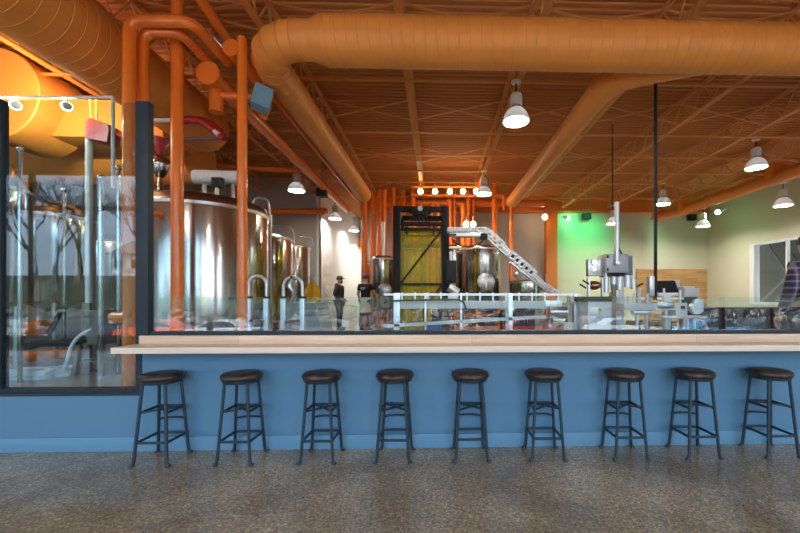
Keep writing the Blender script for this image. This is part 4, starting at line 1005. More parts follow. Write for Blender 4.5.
# ------------------------------------------------------------------ conveyor behind the glass
Yv = 6.0
def zv(py_, Y=Yv): return P(436, py_, Y).z
def xv(px_, Y=Yv): return P(px_, 300, Y).x
cv = thing('conveyor', 'long white can conveyor behind the glass, centre', 'conveyor', ((xv(390)+xv(580))/2, Yv, ZB))
part('guide_rail', MB().box(xv(384), xv(581), Yv-0.02, Yv+0.02, zv(295.6), zv(293.4)), M_alu, cv)
part('guide_rail', MB().box(xv(384), xv(581), Yv+0.2, Yv+0.24, zv(295.6), zv(293.4)), M_alu, cv)
part('bed', MB().box(xv(397), xv(545), Yv-0.04, Yv+0.28, zv(308.5), zv(301), 0.006), M_whitemetal, cv)
part('side_guard', MB().box(xv(545), xv(562), Yv-0.03, Yv+0.27, zv(309), zv(300.5), 0.01), M_alu, cv)
b_ = part('return_beam', MB().bar(P(384, 326, Yv), P(545, 316.5, Yv), 0.1, 0.05), M_whitemetal, cv)
for px_, w in ((397, 0.10), (461, 0.03), (510, 0.07), (575, 0.06), (425.5, 0.03)):
    part('leg', MB().box(xv(px_)-w/2, xv(px_)+w/2, Yv-0.05, Yv-0.04+0.06, ZB, zv(293), 0.004), M_alu, cv)
for px_ in (397, 510, 575):
    part('leg', MB().box(xv(px_)-0.03, xv(px_)+0.03, Yv+0.22, Yv+0.28, ZB, zv(296), 0.004), M_alu, cv)
for px_ in range(402, 580, 13): part('rail_post', MB().box(xv(px_)-0.012, xv(px_)+0.012, Yv-0.012, Yv+0.012, zv(302), zv(292.5)), M_alu, cv)
part('motor', MB().tube([P(549, 312, Yv-0.1), P(566, 312, Yv-0.1)], 0.09, 16).tube([P(552, 320, Yv-0.05), P(564, 320, Yv-0.05)], 0.07, 14), M_steel2, cv)
solo('cable', MB().tube([P(384, 304, 5.8), P(386, 301, 5.8), P(420, 300, 5.8), P(458, 299.5, 5.8), P(464, 302, 5.8), P(466, 310, 5.8)], 0.014, 8, 0.2), M_blkrub, 'black cable lying along the conveyor bed', 'cable')
solo('hose', MB().tube([P(468, 322, 6.45), P(490, 318, 6.45), P(505, 314, 6.45), P(508, 309, 6.45)], 0.045, 10, 0.3), M_blkrub, 'dark bent hose under the conveyor bed', 'hose')
# orange rack beams and bins behind the conveyor
rk = thing('pallet_rack', 'low orange rack beams visible under the conveyor', 'rack', P(478, 334, 7.6))
for py_ in (315, 328):
    part('beam', MB().box(P(454, py_, 7.6).x, P(500, py_, 7.6).x, 7.57, 7.63, P(470, py_+1.3, 7.6).z, P(470, py_-1.3, 7.6).z), M_pipe, rk)
for px_ in (455, 477, 499):
    part('upright', MB().box(P(px_, 300, 7.6).x-0.025, P(px_, 300, 7.6).x+0.025, 7.63, 7.69, ZB, P(470, 309, 7.6).z), M_pipe, rk)
p = P(434, 330, 7.0)
t = thing('blue_tote', 'small blue tote under the conveyor', 'tote', (p.x, 7.0, ZB))
part('tub', MB().box(p.x-0.14, p.x+0.14, 6.9, 7.2, ZB, P(434, 323, 7).z, 0.015), mat('blue_plastic', (0.02, 0.10, 0.42), 0.4), t)
part('rim', MB().box(p.x-0.16, p.x+0.16, 6.88, 7.22, P(434, 324, 7).z, P(434, 322.5, 7).z, 0.006), mat('blue_plastic', (0.02, 0.10, 0.42), 0.4), t)
p = P(440, 316, 7.8)
t = thing('black_cabinet', 'black box cabinet standing under the conveyor', 'cabinet', (p.x, 7.9, ZB))
part('body', MB().box(P(432, 315, 7.8).x, P(449, 315, 7.8).x, 7.8, 8.2, ZB, P(440, 310, 7.8).z, 0.01), M_blk, t)
part('door', MB().box(P(433.5, 315, 7.8).x, P(447.5, 315, 7.8).x, 7.785, 7.8, ZB+0.05, P(440, 312, 7.8).z, 0.004), M_blkrub, t)
p = P(569, 326, 5.7)
t = thing('white_crate', 'small white square crate at the conveyor end', 'crate', (p.x, 5.7, ZB))
part('body', MB().box(P(564, 326, 5.7).x, P(574, 326, 5.7).x, 5.7, 5.86, P(569, 331, 5.7).z, P(569, 322.5, 5.7).z, 0.006), mat('cream_plastic', (0.72, 0.68, 0.56), 0.5), t)
part('stand', MB().box(P(565, 326, 5.7).x, P(573, 326, 5.7).x, 5.72, 5.84, ZB, P(569, 331, 5.7).z), M_alu, t)
# bits of small equipment piled behind the glass
kegs = [(557, 318, 6.7, 0.17), (566, 311, 7.3, 0.17), (551, 327, 6.35, 0.14), (580, 320, 6.8, 0.17), (584, 312, 7.6, 0.18)]
for i, (px_, py_, Y, r_) in enumerate(kegs):
    p = P(px_, py_, Y); zt2 = p.z+0.1
    t = thing('keg', ['steel keg behind the conveyor end, nearest the white crate', 'steel keg behind the conveyor motor', 'steel keg lowest beside the conveyor end', 'steel keg left of the white cabinet', 'steel keg farthest back left of the white cabinet'][i], 'keg', (p.x, Y, ZB), 'steel kegs by the conveyor')
    part('barrel', MB().lathe([(0.001, ZB+0.02), (r_*0.9, ZB+0.02), (r_, ZB+0.08), (r_*1.03, ZB+0.12), (r_, ZB+0.16), (r_, zt2-0.12), (r_*1.03, zt2-0.09), (r_, zt2-0.06), (r_*0.85, zt2), (0.001, zt2)], (p.x, Y, 0), seg=28), M_steel2, t)
    part('rim', MB().lathe([(r_*0.86, zt2-0.02), (r_*0.92, zt2-0.02), (r_*0.92, zt2+0.06), (r_*0.86, zt2+0.06)], (p.x, Y, 0), seg=28), M_steel2, t)

# ------------------------------------------------------------------ canning machine
Yn = 6.0
cn = thing('canning_machine', 'grey stainless canning machine head with a white mast', 'machine', (xv(610), Yn+0.2, ZB))
part('gauge_panel', MB().box(xv(589.5), xv(606), Yn+0.05, Yn+0.16, zv(275.5), zv(258), 0.006), M_steel2, cn)
o = part('main_housing', MB().box(xv(605), xv(627), Yn-0.05, Yn+0.25, zv(272.5), zv(253.5), 0.008), mat('machine_grey', (0.40, 0.44, 0.47), 0.4, 0.4), cn)
part('latch', MB().box(xv(605.5), xv(607), Yn-0.06, Yn-0.05, zv(258), zv(255)).box(xv(605.5), xv(607), Yn-0.06, Yn-0.05, zv(271), zv(268)), M_blk, o)
part('side_housing', MB().box(xv(626), xv(633.5), Yn+0.02, Yn+0.45, zv(275), zv(255), 0.006), mat('blue_grey_paint', (0.20, 0.25, 0.30), 0.45), cn)
for px_, py_, r_ in ((595, 261.5, 0.045), (595, 268.5, 0.035)):
    part('gauge', MB().lathe([(0.001, -0.03), (r_, -0.03), (r_*1.1, 0.0)], (xv(px_), Yn+0.05, zv(py_)), 'Y', 20), M_steel, cn)
part('gauge_frame', MB().box(xv(592), xv(599), Yn+0.03, Yn+0.05, zv(272), zv(265.5), 0.004), M_steel2, cn)
part('mast', MB().tube([(xv(614.5), Yn-0.08, zv(264)), (xv(614.5), Yn-0.08, zv(202))], 0.036, 16), M_alu, cn)
part('mast_clamp', MB().box(xv(612), xv(617), Yn-0.13, Yn-0.05, zv(265), zv(261), 0.006), M_steel2, cn)
part('hopper', MB().box(xv(607), xv(622), Yn-0.04, Yn+0.3, zv(276), zv(272.5)), M_blk, cn)
for px_, r_, y0_, y1_ in ((607.5, 0.045, 272, 292), (615, 0.05, 274, 284), (621, 0.05, 272, 290), (629, 0.06, 275, 287), (635, 0.045, 279, 289)):
    part('nozzle', MB().tube([(xv(px_), Yn+0.05, zv(y0_)), (xv(px_), Yn+0.05, zv(y1_))], r_, 14), M_alu, cn)
part('tapered_nozzle', MB().lathe([(0.025, zv(296)), (0.05, zv(284))], (xv(615), Yn+0.05, 0), seg=16), M_steel2, cn)
part('frame', MB().box(xv(589.5), xv(591.5), Yn+0.05, Yn+0.1, zv(298), zv(278)).box(xv(603.5), xv(605.5), Yn+0.05, Yn+0.1, zv(298), zv(278)), M_alu, cn)
part('copper_bowl', MB().ball((xv(598), Yn+0.15, zv(285)), 0.11, sz=0.7), mat('copper', (0.55, 0.30, 0.16), 0.3, 1.0), cn)
part('support_leg', MB().box(xv(619), xv(627), Yn+0.1, Yn+0.35, ZB, zv(292)), M_alu, cn)
for px_, py_, l_ in ((583, 286, 1), (586, 282, 1), (640, 285, -1)):
    part('lever', MB().rod((xv(px_)-0.05*l_, Yn, zv(py_)+0.03), (xv(px_)+0.06*l_, Yn+0.03, zv(py_)-0.03), 0.014), M_blk, cn)
part('cable', MB().tube([(xv(616), Yn-0.05, zv(243)), (xv(619), Yn-0.03, zv(250)), (xv(622), Yn, zv(254))], 0.012, 8, 0.1), M_blkrub, cn)
# white cabinet with leaf mark
cab = thing('machine_cabinet', 'white cabinet with black top and a yellow leaf mark behind the glass', 'cabinet', (xv(600, 5.6), 5.75, ZB))
Yq = 5.6
def xq(px_): return P(px_, 300, Yq).x
def zq(py_): return P(436, py_, Yq).z
part('top', MB().box(xq(583), xq(612), Yq-0.02, Yq+0.42, zq(301.5), zq(296.5), 0.004), M_blk, cab)
part('body', MB().box(xq(588), xq(611.5), Yq, Yq+0.4, ZB, zq(301.5), 0.006), M_whitemetal, cab)
part('plinth', MB().box(xq(589), xq(610.5), Yq-0.02, Yq, zq(335), zq(331)), M_alu, cab)
mb = MB(); cx_, cz_ = xq(599.5), zq(311)
for a_ in (-1.15, -0.55, 0.0, 0.55, 1.15):
    tip = Vector((cx_+0.05*math.sin(a_), Yq-0.005, cz_+0.055*math.cos(a_))); s_ = Vector((math.cos(a_), 0, -math.sin(a_)))*0.012
    mid = (tip+Vector((cx_, Yq-0.005, cz_-0.01)))/2
    mb.prism([Vector((cx_, Yq-0.005, cz_-0.015)), mid+s_, tip, mid-s_], (0, 0.004, 0))
mb.box(cx_-0.005, cx_+0.005, Yq-0.005, Yq-0.001, cz_-0.06, cz_)
part('leaf_mark', mb, mat('leaf_yellow', (0.85, 0.70, 0.03), 0.6), cab, 'yellow leaf emblem')
part('label_card', MB().box(cx_-0.055, cx_+0.055, Yq-0.004, Yq-0.001, zq(322), zq(315.5)), M_whiteplas, cab, 'white card with grey lines of print')
mb = MB()
for i, w in enumerate((0.04, 0.034, 0.026)): mb.box(cx_-w, cx_+w, Yq-0.006, Yq-0.004, zq(317.5+i*1.6), zq(316.9+i*1.6))
part('print', mb, mat('grey_print', (0.25, 0.27, 0.3), 0.6), cab)
# right-hand conveyor with printer, laptop etc.
Yo = 5.8
def xo_(px_): return P(px_, 300, Yo).x
def zo(py_): return P(436, py_, Yo).z
rc = thing('conveyor', 'shorter white conveyor right of the white mast, with legs', 'conveyor', (xo_(660), Yo, ZB))
part('bed', MB().box(xo_(623), xo_(674), Yo-0.05, Yo+0.25, zo(310.5), zo(303.5), 0.006), M_whitemetal, rc)
part('bed', MB().box(xo_(662), xo_(707), Yo+0.0, Yo+0.22, zo(319), zo(316.5), 0.004), M_alu, rc)
for px_ in (637.5, 647): part('leg', MB().box(xo_(px_)-0.02, xo_(px_)+0.02, Yo, Yo+0.04, ZB, zo(310)), M_alu, rc)
part('leg_plate', MB().box(xo_(633), xo_(651), Yo-0.02, Yo+0.08, zo(315), zo(311), 0.004), M_alu, rc)
for px_ in (684.5, 688, 695): part('leg', MB().box(xo_(px_)-0.018, xo_(px_)+0.018, Yo, Yo+0.04, ZB, zo(317)), M_alu, rc)
for px_, y0_, r_ in ((623, 290, 0.03), (641, 288, 0.028), (649, 293, 0.03), (666, 288, 0.016), (682, 290, 0.02), (630, 296, 0.025), (636, 294, 0.02)):
    part('can_post', MB().tube([(xo_(px_), Yo+0.05, zo(304)), (xo_(px_), Yo+0.05, zo(y0_))], r_, 14), M_whitemetal if px_ < 660 else M_alu, rc)
part('handrail', MB().box(xo_(623), xo_(692), Yo+0.2, Yo+0.23, zo(299.5), zo(297.5)), M_alu, rc)
part('belt_cover', MB().box(xo_(655), xo_(672), Yo-0.06, Yo+0.2, zo(309), zo(302), 0.03), M_steel2, rc)
pr = thing('label_printer', 'pale labelling unit on the right conveyor', 'machine', (xo_(681), Yo, zo(317)))
part('housing', MB().box(xo_(675), xo_(687), Yo-0.02, Yo+0.2, zo(317), zo(303), 0.02), M_whitemetal, pr)
part('spool', MB().lathe([(0.001, -0.06), (0.1, -0.06), (0.1, 0.02), (0.001, 0.02)], (xo_(695), Yo, zo(308)), 'Y', 24), M_alu, pr)
part('window', MB().box(xo_(680), xo_(684), Yo-0.03, Yo-0.018, zo(309), zo(306)), M_blk, pr)
lp = thing('monitor', 'black tilted monitor in front of the oak plank wall', 'monitor', P(668, 293, 6.6))
Ym = 6.6
poly = [P(655.5, 281, Ym), P(675, 280.5, Ym), P(679, 292.5, Ym), P(659, 292.5, Ym)]
part('screen', MB().prism(poly, (0, 0.03, 0)), M_blk, lp)
poly = [P(674, 280, Ym+0.04), P(680, 280, Ym+0.04), P(680, 293, Ym+0.04), P(678, 293, Ym+0.04)]
part('back_plate', MB().prism(poly, (0, 0.02, 0)), M_whitemetal, lp)
part('stand', MB().box(P(657, 293, Ym).x, P(681, 293, Ym).x, Ym-0.05, Ym+0.1, P(668, 295.5, Ym).z, P(668, 293, Ym).z).box(P(665, 300, Ym).x, P(671, 300, Ym).x, Ym, Ym+0.08, ZB, P(668, 295, Ym).z), M_alu, lp)
wb = thing('white_console', 'white console box right of the black monitor', 'console', (P(690, 300, 6.5).x, 6.5, ZB))
part('housing', MB().box(P(683, 290, 6.5).x, P(698, 290, 6.5).x, 6.45, 6.75, P(690, 297, 6.5).z, P(690, 288, 6.5).z, 0.02), M_whitemetal, wb)
part('head', MB().box(P(683, 290, 6.5).x, P(695, 290, 6.5).x, 6.5, 6.7, P(690, 288, 6.5).z, P(690, 286.5, 6.5).z, 0.01), M_whitemetal, wb)
part('base', MB().box(P(686, 290, 6.5).x, P(697, 290, 6.5).x, 6.5, 6.7, ZB, P(690, 297, 6.5).z), M_blk, wb)
part('side_unit', MB().box(P(693, 290, 6.4).x, P(702, 290, 6.4).x, 6.35, 6.44, P(690, 312, 6.4).z, P(690, 299, 6.4).z, 0.015), M_alu, wb)
br = thing('pump_cart', 'low brown wooden cart under the right conveyor', 'cart', P(670, 333, 6.4))
part('deck', MB().box(P(649, 300, 6.4).x, P(690, 300, 6.4).x, 6.75, 7.2, P(670, 328, 6.4).z, P(670, 323, 6.4).z, 0.01), mat('brown_wood', (0.20, 0.13, 0.07), 0.6), br)
for px_ in (652, 687): part('leg', MB().box(P(px_, 300, 6.4).x-0.03, P(px_, 300, 6.4).x+0.03, 6.8, 6.86, ZB, P(670, 328, 6.4).z), M_blk, br)
solo('hose', MB().tube([P(696, 320, 5.6), P(703, 321, 5.6), P(707, 327, 5.6), P(707, 336, 5.6)], 0.022, 10, 0.2), mat('pink_rubber', (0.60, 0.22, 0.18), 0.5), 'pink hose end beside the white console', 'hose')
M_dkcab = mat('dark_slate_laminate', (0.02, 0.024, 0.028), 0.45)
def filler_cabinet(p0, p1, Y, zt2, lb):  # dark cabinets added as a backdrop, for contrast in the glass reflections
    xa_, xb_ = P(p0, 300, Y).x+0.01, P(p1, 300, Y).x-0.01
    t = thing('low_cabinet', lb, 'cabinet', ((xa_+xb_)/2, Y+0.3, ZB), 'dark low cabinets in the brewery')
    part('body', MB().box(xa_, xb_, Y, Y+0.6, ZB+0.08, zt2-0.03, 0.006), M_dkcab, t)
    part('plinth', MB().box(xa_+0.03, xb_-0.03, Y+0.05, Y+0.58, ZB, ZB+0.08), M_blkrub, t)
    part('top', MB().box(xa_-0.008, xb_+0.008, Y-0.02, Y+0.6, zt2-0.03, zt2, 0.006), M_frame, t)
    xm = (xa_+xb_)/2
    for u, v, e in ((xa_+0.02, xm-0.005, 1), (xm+0.005, xb_-0.02, -1)):
        d_ = part('door', MB().box(u, v, Y-0.018, Y, ZB+0.1, zt2-0.06, 0.004), M_dkcab, t)
        hx = v-0.04 if e > 0 else u+0.04
        part('handle', MB().box(hx-0.008, hx+0.008, Y-0.045, Y-0.018, zt2-0.35, zt2-0.15, 0.003), M_steel2, d_)
cl_ = ['leftmost', 'second', 'third', 'fourth', 'rightmost']
for i in range(5): filler_cabinet(699+24*i, 723+24*i, 8.6, 1.0, cl_[i]+' of five dark low cabinets below the side window')
for i in range(4): filler_cabinet(452+21*i, 473+21*i, 10.2, 0.88, ['leftmost', 'second', 'third', 'rightmost'][i]+' of four dark low cabinets behind the long conveyor')
# vertical pole with cable from the roof
hp_ = thing('power_pole', 'dark power pole dropping from the roof to the right conveyor', 'pole', (P(655.5, 300, 6.0).x, 6.0, zv(298)))
part('conduit', MB().tube([(P(655.5, 300, 6.0).x, 6.0, zv(300)), (P(655.5, 300, 6.0).x, 6.0, 4.99)], 0.026, 12), M_frame, hp_)
part('cord', MB().tube([(P(654.2, 300, 6.0).x, 5.97, zv(210)), (P(654, 300, 6.0).x, 5.97, zv(250)), (P(653, 300, 6.0).x, 5.97, zv(300))], 0.014, 8), M_blkrub, hp_)
part('box', MB().box(P(648, 300, 6.0).x, P(653, 300, 6.0).x, 5.95, 6.05, zv(296), zv(276), 0.01), M_alu, hp_)
solo('drop_rod', MB().rod(P(612.5, 206, 9.0), (P(612.5, 206, 9.0).x, 9.0, ZD+0.01), 0.014), M_frame, 'thin dark rod hanging from the roof above the white mast', 'rod')

# oak plank panel on the back wall
a, b_ = P(636.5, 269, YB-0.03), P(713, 269, YB-0.03)
solo('plank_panel', MB().box(a.x, XR-0.002, YB-0.05, YB-0.002, ZB, a.z), M_plank, 'oak plank panelling on the cream back wall', 'panel')
solo('wall_phone', MB().box(xc+0.002, xc+0.05, 14.2, 14.4, P(326, 297, 14.2).z, P(326, 286, 14.2).z, 0.006), M_lampgrey, 'small grey box on the white hallway wall', 'box')
a = Vector((xc+0.06, 13.9, 1.08)); b_ = Vector((xc+0.06, 19.5, 0.75))
hr = thing('handrail', 'thin grey handrail sloping along the white hallway wall', 'handrail', a)
part('rail', MB().tube([a, b_], 0.022, 10), M_steel2, hr)
for k in (0.15, 0.5, 0.85):
    p = a+(b_-a)*k
    part('bracket', MB().rod(p, p+Vector((-0.055, 0, -0.05)), 0.01), M_steel2, hr)

# ------------------------------------------------------------------ people
def skinmesh(nodes, edges, sub=2, rootname=None):
    names = list(nodes); idx = {n: i for i, n in enumerate(names)}
    me = bpy.data.meshes.new('tmp'); me.from_pydata([nodes[n][0] for n in names], [(idx[a], idx[b]) for a, b in edges], [])
    o = bpy.data.objects.new('tmp', me); COL.objects.link(o)
    o.modifiers.new('skin', 'SKIN'); sv = me.skin_vertices[0].data
    for i, n in enumerate(names):
        r_ = nodes[n][1]; sv[i].radius = (r_, r_) if not isinstance(r_, tuple) else r_
        sv[i].use_root = (n == rootname)
    o.modifiers['skin'].use_smooth_shade = True
    s = o.modifiers.new('sub', 'SUBSURF'); s.levels = sub; s.render_levels = sub
    bpy.context.view_layer.update()
    dg = bpy.context.evaluated_depsgraph_get()
    res = bpy.data.meshes.new_from_object(o.evaluated_get(dg))
    bpy.data.objects.remove(o); bpy.data.meshes.remove(me)
    return res
def add_mesh_obj(name, me, m, parent, mbx=None):
    me.name = name; me.materials.clear(); me.materials.append(m)
    if mbx is not None:
        bm = bmesh.new(); bm.from_mesh(me)
        tmp = bpy.data.meshes.new('t'); bmesh.ops.recalc_face_normals(mbx.bm, faces=mbx.bm.faces[:])
        mbx.bm.to_mesh(tmp); mbx.bm.free(); bm.from_mesh(tmp); bm.to_mesh(me); bm.free(); bpy.data.meshes.remove(tmp)
    for p in me.polygons: p.use_smooth = True
    o = bpy.data.objects.new(name, me); COL.objects.link(o); o.parent = parent; OFF[o.name] = Vector((0, 0, 0))
    return o
V = Vector
def person(loc, rz, label, elbows, hands, top_m, leg_m, shoe_m, cap_m, sleeve=1.0, stance=0.1, height=1.8, beard=False, apron=False, tee=False, headtilt=0.0, cap=True):
    """local frame: faces +Y, right hand on +X"""
    root = thing('person', label, 'person', (0, 0, 0), None)
    nodes, edges = {}, []
    def ch(lst):
        for n, p, r_ in lst:
            if n not in nodes: nodes[n] = (V(p), r_)
        edges.extend([(lst[i][0], lst[i+1][0]) for i in range(len(lst)-1)])
    ch([('pel', (0, 0, 0.96), 0.135), ('waist', (0, 0.0, 1.10), 0.125), ('chest', (0, 0.005, 1.30), 0.145), ('collar', (0, -0.01, 1.44), 0.09), ('neck', (0, 0.0, 1.52), 0.055), ('jaw', (0, 0.018, 1.585), 0.066), ('skull', (0, 0.012+headtilt, 1.675), 0.088), ('crown', (0, 0.0+headtilt, 1.745), 0.062)])
    ch([('skull', None, 0), ('nose', (0, 0.122+headtilt, 1.650), 0.013)])
    for s in (-1, 1):
        S = 'R' if s > 0 else 'L'
        ch([('collar', None, 0), ('sh'+S, (s*0.175, -0.01, 1.435), 0.062), ('el'+S, elbows[s], 0.046), ('wr'+S, hands[s], 0.031)])
        ch([('pel', None, 0), ('hip'+S, (s*0.095, 0, 0.90), 0.098), ('kn'+S, (s*(0.09+stance*0.4), 0.02*s, 0.50), 0.062), ('an'+S, (s*(0.085+stance*0.6), 0.03*s-0.01, 0.09), 0.042), ('toe'+S, (s*(0.10+stance*0.65), 0.03*s+0.13, 0.04), 0.034)])
    full = dict(nodes)
    # hands: palm and five fingers
    hb = MB()
    for s in (-1, 1):
        e, w = V(elbows[s]), V(hands[s]); d = (w-e).normalized()
        sd = d.cross(V((0, 0, 1)))
        if sd.length < 0.1: sd = V((0, 1, 0))
        sd.normalize(); nrm = d.cross(sd).normalized()
        hb.tube([w-d*0.01, w+d*0.03, w+d*0.075, w+d*0.095], [0.028, 0.036, 0.038, 0.03], 10)
        for k in range(4):
            o = sd*(-0.03+0.02*k); L = (0.062, 0.075, 0.07, 0.055)[k]
            a = w+d*0.085+o
            hb.tube([a, a+d*L*0.5+nrm*0.008, a+d*L*0.85+nrm*0.028, a+d*L+nrm*0.045], [0.0095, 0.009, 0.008, 0.006], 8)
        a = w+d*0.03+sd*(-0.034)
        hb.tube([a, a+d*0.03-sd*0.022, a+d*0.062-sd*0.022+nrm*0.012], [0.012, 0.010, 0.007], 8)
    # ears
    for s in (-1, 1): hb.ball((s*0.088, 0.0+headtilt, 1.66), 0.028, 0.4, 0.7, 1.1, 10, 6)
    add_mesh_obj('body', skinmesh(full, edges, 2, 'pel'), M_skin, root, hb)
    def sub(names_r, es, extra=0.0):
        return {n: (full[n][0], full[n][1]+r_) for n, r_ in names_r.items()}, es
    # top
    tn = {'pel': .022, 'waist': .028, 'chest': .022, 'collar': .018}
    te = [('pel', 'waist'), ('waist', 'chest'), ('chest', 'collar')]
    nd, es = sub(tn, te)
    for s in (-1, 1):
        S = 'R' if s > 0 else 'L'
        nd['sh'+S] = (full['sh'+S][0], 0.082); 
        e, w = V(elbows[s]), V(hands[s]); shp = full['sh'+S][0]
        if sleeve >= 1:
            nd['el'+S] = (e, 0.064); nd['wr'+S] = (w-(w-e).normalized()*0.02, 0.046); es += [('collar', 'sh'+S), ('sh'+S, 'el'+S), ('el'+S, 'wr'+S)]
        else:
            nd['el'+S] = (shp+(e-shp)*0.62, 0.070); es += [('collar', 'sh'+S), ('sh'+S, 'el'+S)]
    nd['neckb'] = (V((0, -0.012, 1.485)), 0.075); es.append(('collar', 'neckb'))
    add_mesh_obj('shirt' if tee or sleeve < 1 else 'jacket', skinmesh(nd, es, 2, 'pel'), top_m, root)
    nd = {'pel': (full['pel'][0]+V((0, 0, 0.02)), 0.148)}; es = []
    for s in (-1, 1):
        S = 'R' if s > 0 else 'L'
        nd['hip'+S] = (full['hip'+S][0], 0.112); nd['kn'+S] = (full['kn'+S][0], 0.080); nd['an'+S] = (full['an'+S][0]+V((0, 0, -0.01)), 0.070)
        es += [('pel', 'hip'+S), ('hip'+S, 'kn'+S), ('kn'+S, 'an'+S)]
    add_mesh_obj('trousers', skinmesh(nd, es, 2, 'pel'), leg_m, root)
    for s in (-1, 1):
        S = 'R' if s > 0 else 'L'; a, t_ = full['an'+S][0], full['toe'+S][0]
        d = (t_-a); d.z = 0; d.normalize()
        mb = MB().tube([V((a.x, a.y, 0.045))-d*0.07, V((a.x, a.y, 0.055)), V((a.x, a.y, 0.05))+d*0.11, V((a.x, a.y, 0.036))+d*0.19], [0.036, 0.05, 0.046, 0.028], 12)
        for v in mb.bm.verts: v.co.z = max(v.co.z, 0.0)
        mb.tube([V((a.x, a.y, 0.04)), V((a.x, a.y, 0.12))], [0.05, 0.046], 12)
        part('shoe', mb, shoe_m, root)
    hz = 1.675; hy = 0.012+headtilt
    part('hair', MB().lathe([(0.096, -0.02), (0.1, 0.02), (0.09, 0.06), (0.06, 0.092), (0.001, 0.1)], (0, hy-0.012, hz), seg=22), M_hair, root, ang=80)
    for s in (-1, 1): part('eye', MB().ball((s*0.033, hy+0.086, hz-0.008), 0.011, seg=10, rg=6), M_blkrub, root)
    part('mouth', MB().box(-0.024, 0.024, 0.080, 0.092, 1.583, 1.589), mat('lip', (0.35, 0.12, 0.1), 0.5), root)
    if cap:
        cp = part('cap', MB().lathe([(0.104, 0.01), (0.107, 0.03), (0.1, 0.07), (0.07, 0.103), (0.001, 0.118)], (0, hy, hz+0.005), seg=24), cap_m, root, ang=80)
        part('cap_brim', MB().tube([(0, hy+0.07, hz+0.03), (0, hy+0.13, hz+0.022), (0, hy+0.175, hz+0.008)], [0.06, 0.055, 0.03], 16), cap_m, cp)
        br_ = bpy.data.objects[cp.name]
        for o in kids(cp):
            for v in o.data.vertices: v.co.z = (v.co.z-(hz+0.022))*0.16+hz+0.022
    if beard: part('beard', MB().ball((0, hy+0.05, 1.578), 0.062, 1.0, 0.75, 0.85), M_hair, root, ang=80)
    if apron:
        part('apron', MB().tube([(0, 0.0, 0.60), (0, 0.0, 0.95), (0, 0, 1.06)], [0.20, 0.175, 0.16], 24), M_apron, root, 'pale apron tied round the waist')
    s_ = height/1.8; root.scale = (s_, s_, s_); root.location = loc; root.rotation_euler = (0, 0, rz)
    return root
# person in hoodie, side view facing right (+X): local +Y -> +X : rotate -90 deg
p1 = G(339.5, 330, ZB)
pr1 = person(p1, -PI/2-0.1, 'person in dark hoodie and cap standing in the hallway, hands in pockets', {1: (0.21, -0.10, 1.16), -1: (-0.21, -0.10, 1.16)}, {1: (0.13, 0.10, 1.03), -1: (-0.13, 0.10, 1.03)}, M_hood, M_trou, M_shoe, M_cap, 1.0, 0.05, 1.82, True)
part_h = MB().ball((0, -0.09, 1.47), 0.11, 1.05, 0.6, 0.7)
OFF[pr1.name] = Vector((0, 0, 0)); part('hood', part_h, M_hood, pr1, ang=80)
# person in the black tee, back to the bar
p2 = G(365.5, 331, ZB)
pr2 = person(p2, -0.25, 'person in black tee, apron and blue cap, back turned, beside the tank', {1: (0.27, 0.06, 1.20), -1: (-0.25, -0.02, 1.16)}, {1: (0.22, 0.28, 1.12), -1: (-0.24, 0.14, 0.98)}, M_tee, M_jean, M_shoe, M_bcap, 0.5, 0.08, 1.84, False, True)
OFF[pr2.name] = Vector((0, 0, 0))
mb = MB()
for i, (w, z) in enumerate(((0.075, 1.375), (0.09, 1.345), (0.06, 1.318))):
    for k in range(7):
        if (k+i) % 4 == 3: continue
        x = -w+2*w*k/7
        mb.box(x, x+2*w/8.5, -0.176, -0.166, z-0.008, z+0.008)
part('back_print', mb, M_whiteplas, pr2, 'white lettering across the shoulders')
# person in plaid shirt cut off by the edge of the picture
p3 = P(810, 297, 3.8); p3.z = ZB
pr3 = person(p3, 0.12, 'person in plaid shirt cut off by the right picture edge', {1: (0.25, 0.02, 1.16), -1: (-0.24, 0.0, 1.16)}, {1: (0.24, 0.12, 0.93), -1: (-0.24, 0.10, 0.92)}, M_plaid, M_trou, M_shoe, M_cap, 1.0, 0.05, 1.80, cap=False)

# ------------------------------------------------------------------ the street behind the photographer (mirrored in the glass)
ZG = -1.6
struct('ground_street', MB().box(-60, 60, -23.5, -13, ZG-0.2, ZG), M_asph)
struct('ground_plaza', MB().box(-60, 60, -13, YF-0.3, ZG-0.2, ZG), mat('pale_concrete_paving', (0.55, 0.53, 0.49), 0.9, var=0.1))  # pale paving added out of view to bounce sunlight up to the ceiling
struct('wall_footing', MB().box(XL-0.2, XR+0.2, YF-0.3, YF-0.15, ZG, 0.0), M_conc)
rnd = random.Random(3); nx, nz = 720, 16; mb = MB(); vs = []; cells = {}
for i in range(-2, 104):
    for j in range(-1, 4):
        cells[(i, j)] = ((i+rnd.uniform(.12, .88))*1.15, (j+rnd.uniform(.15, .85))*0.62, rnd.uniform(0.25, 0.5))
for j in range(nz+1):
    row = []
    for i in range(nx+1):
        x, z = 115*i/nx, 2.0*j/nz; ci, cj = int(x/1.15), int(z/0.62); best = []
        for a_ in (-1, 0, 1):
            for b_ in (-1, 0, 1):
                c = cells.get((ci+a_, cj+b_))
                if c: best.append((((x-c[0])/1.15)**2+((z-c[1])/0.62)**2, c[2]))
        best.sort(); d = best[1][0]-best[0][0]
        hgt = best[0][1]*min(1.0, math.sqrt(max(0, d))*1.6)
        row.append(mb.bm.verts.new((x-58, -23.9+hgt+0.4*(1-j/nz), ZG+z)))
    vs.append(row)
for j in range(nz):
    for i in range(nx): mb.bm.faces.new((vs[j][i], vs[j][i+1], vs[j+1][i+1], vs[j+1][i]))
struct('wall_boulders', mb, M_rock)
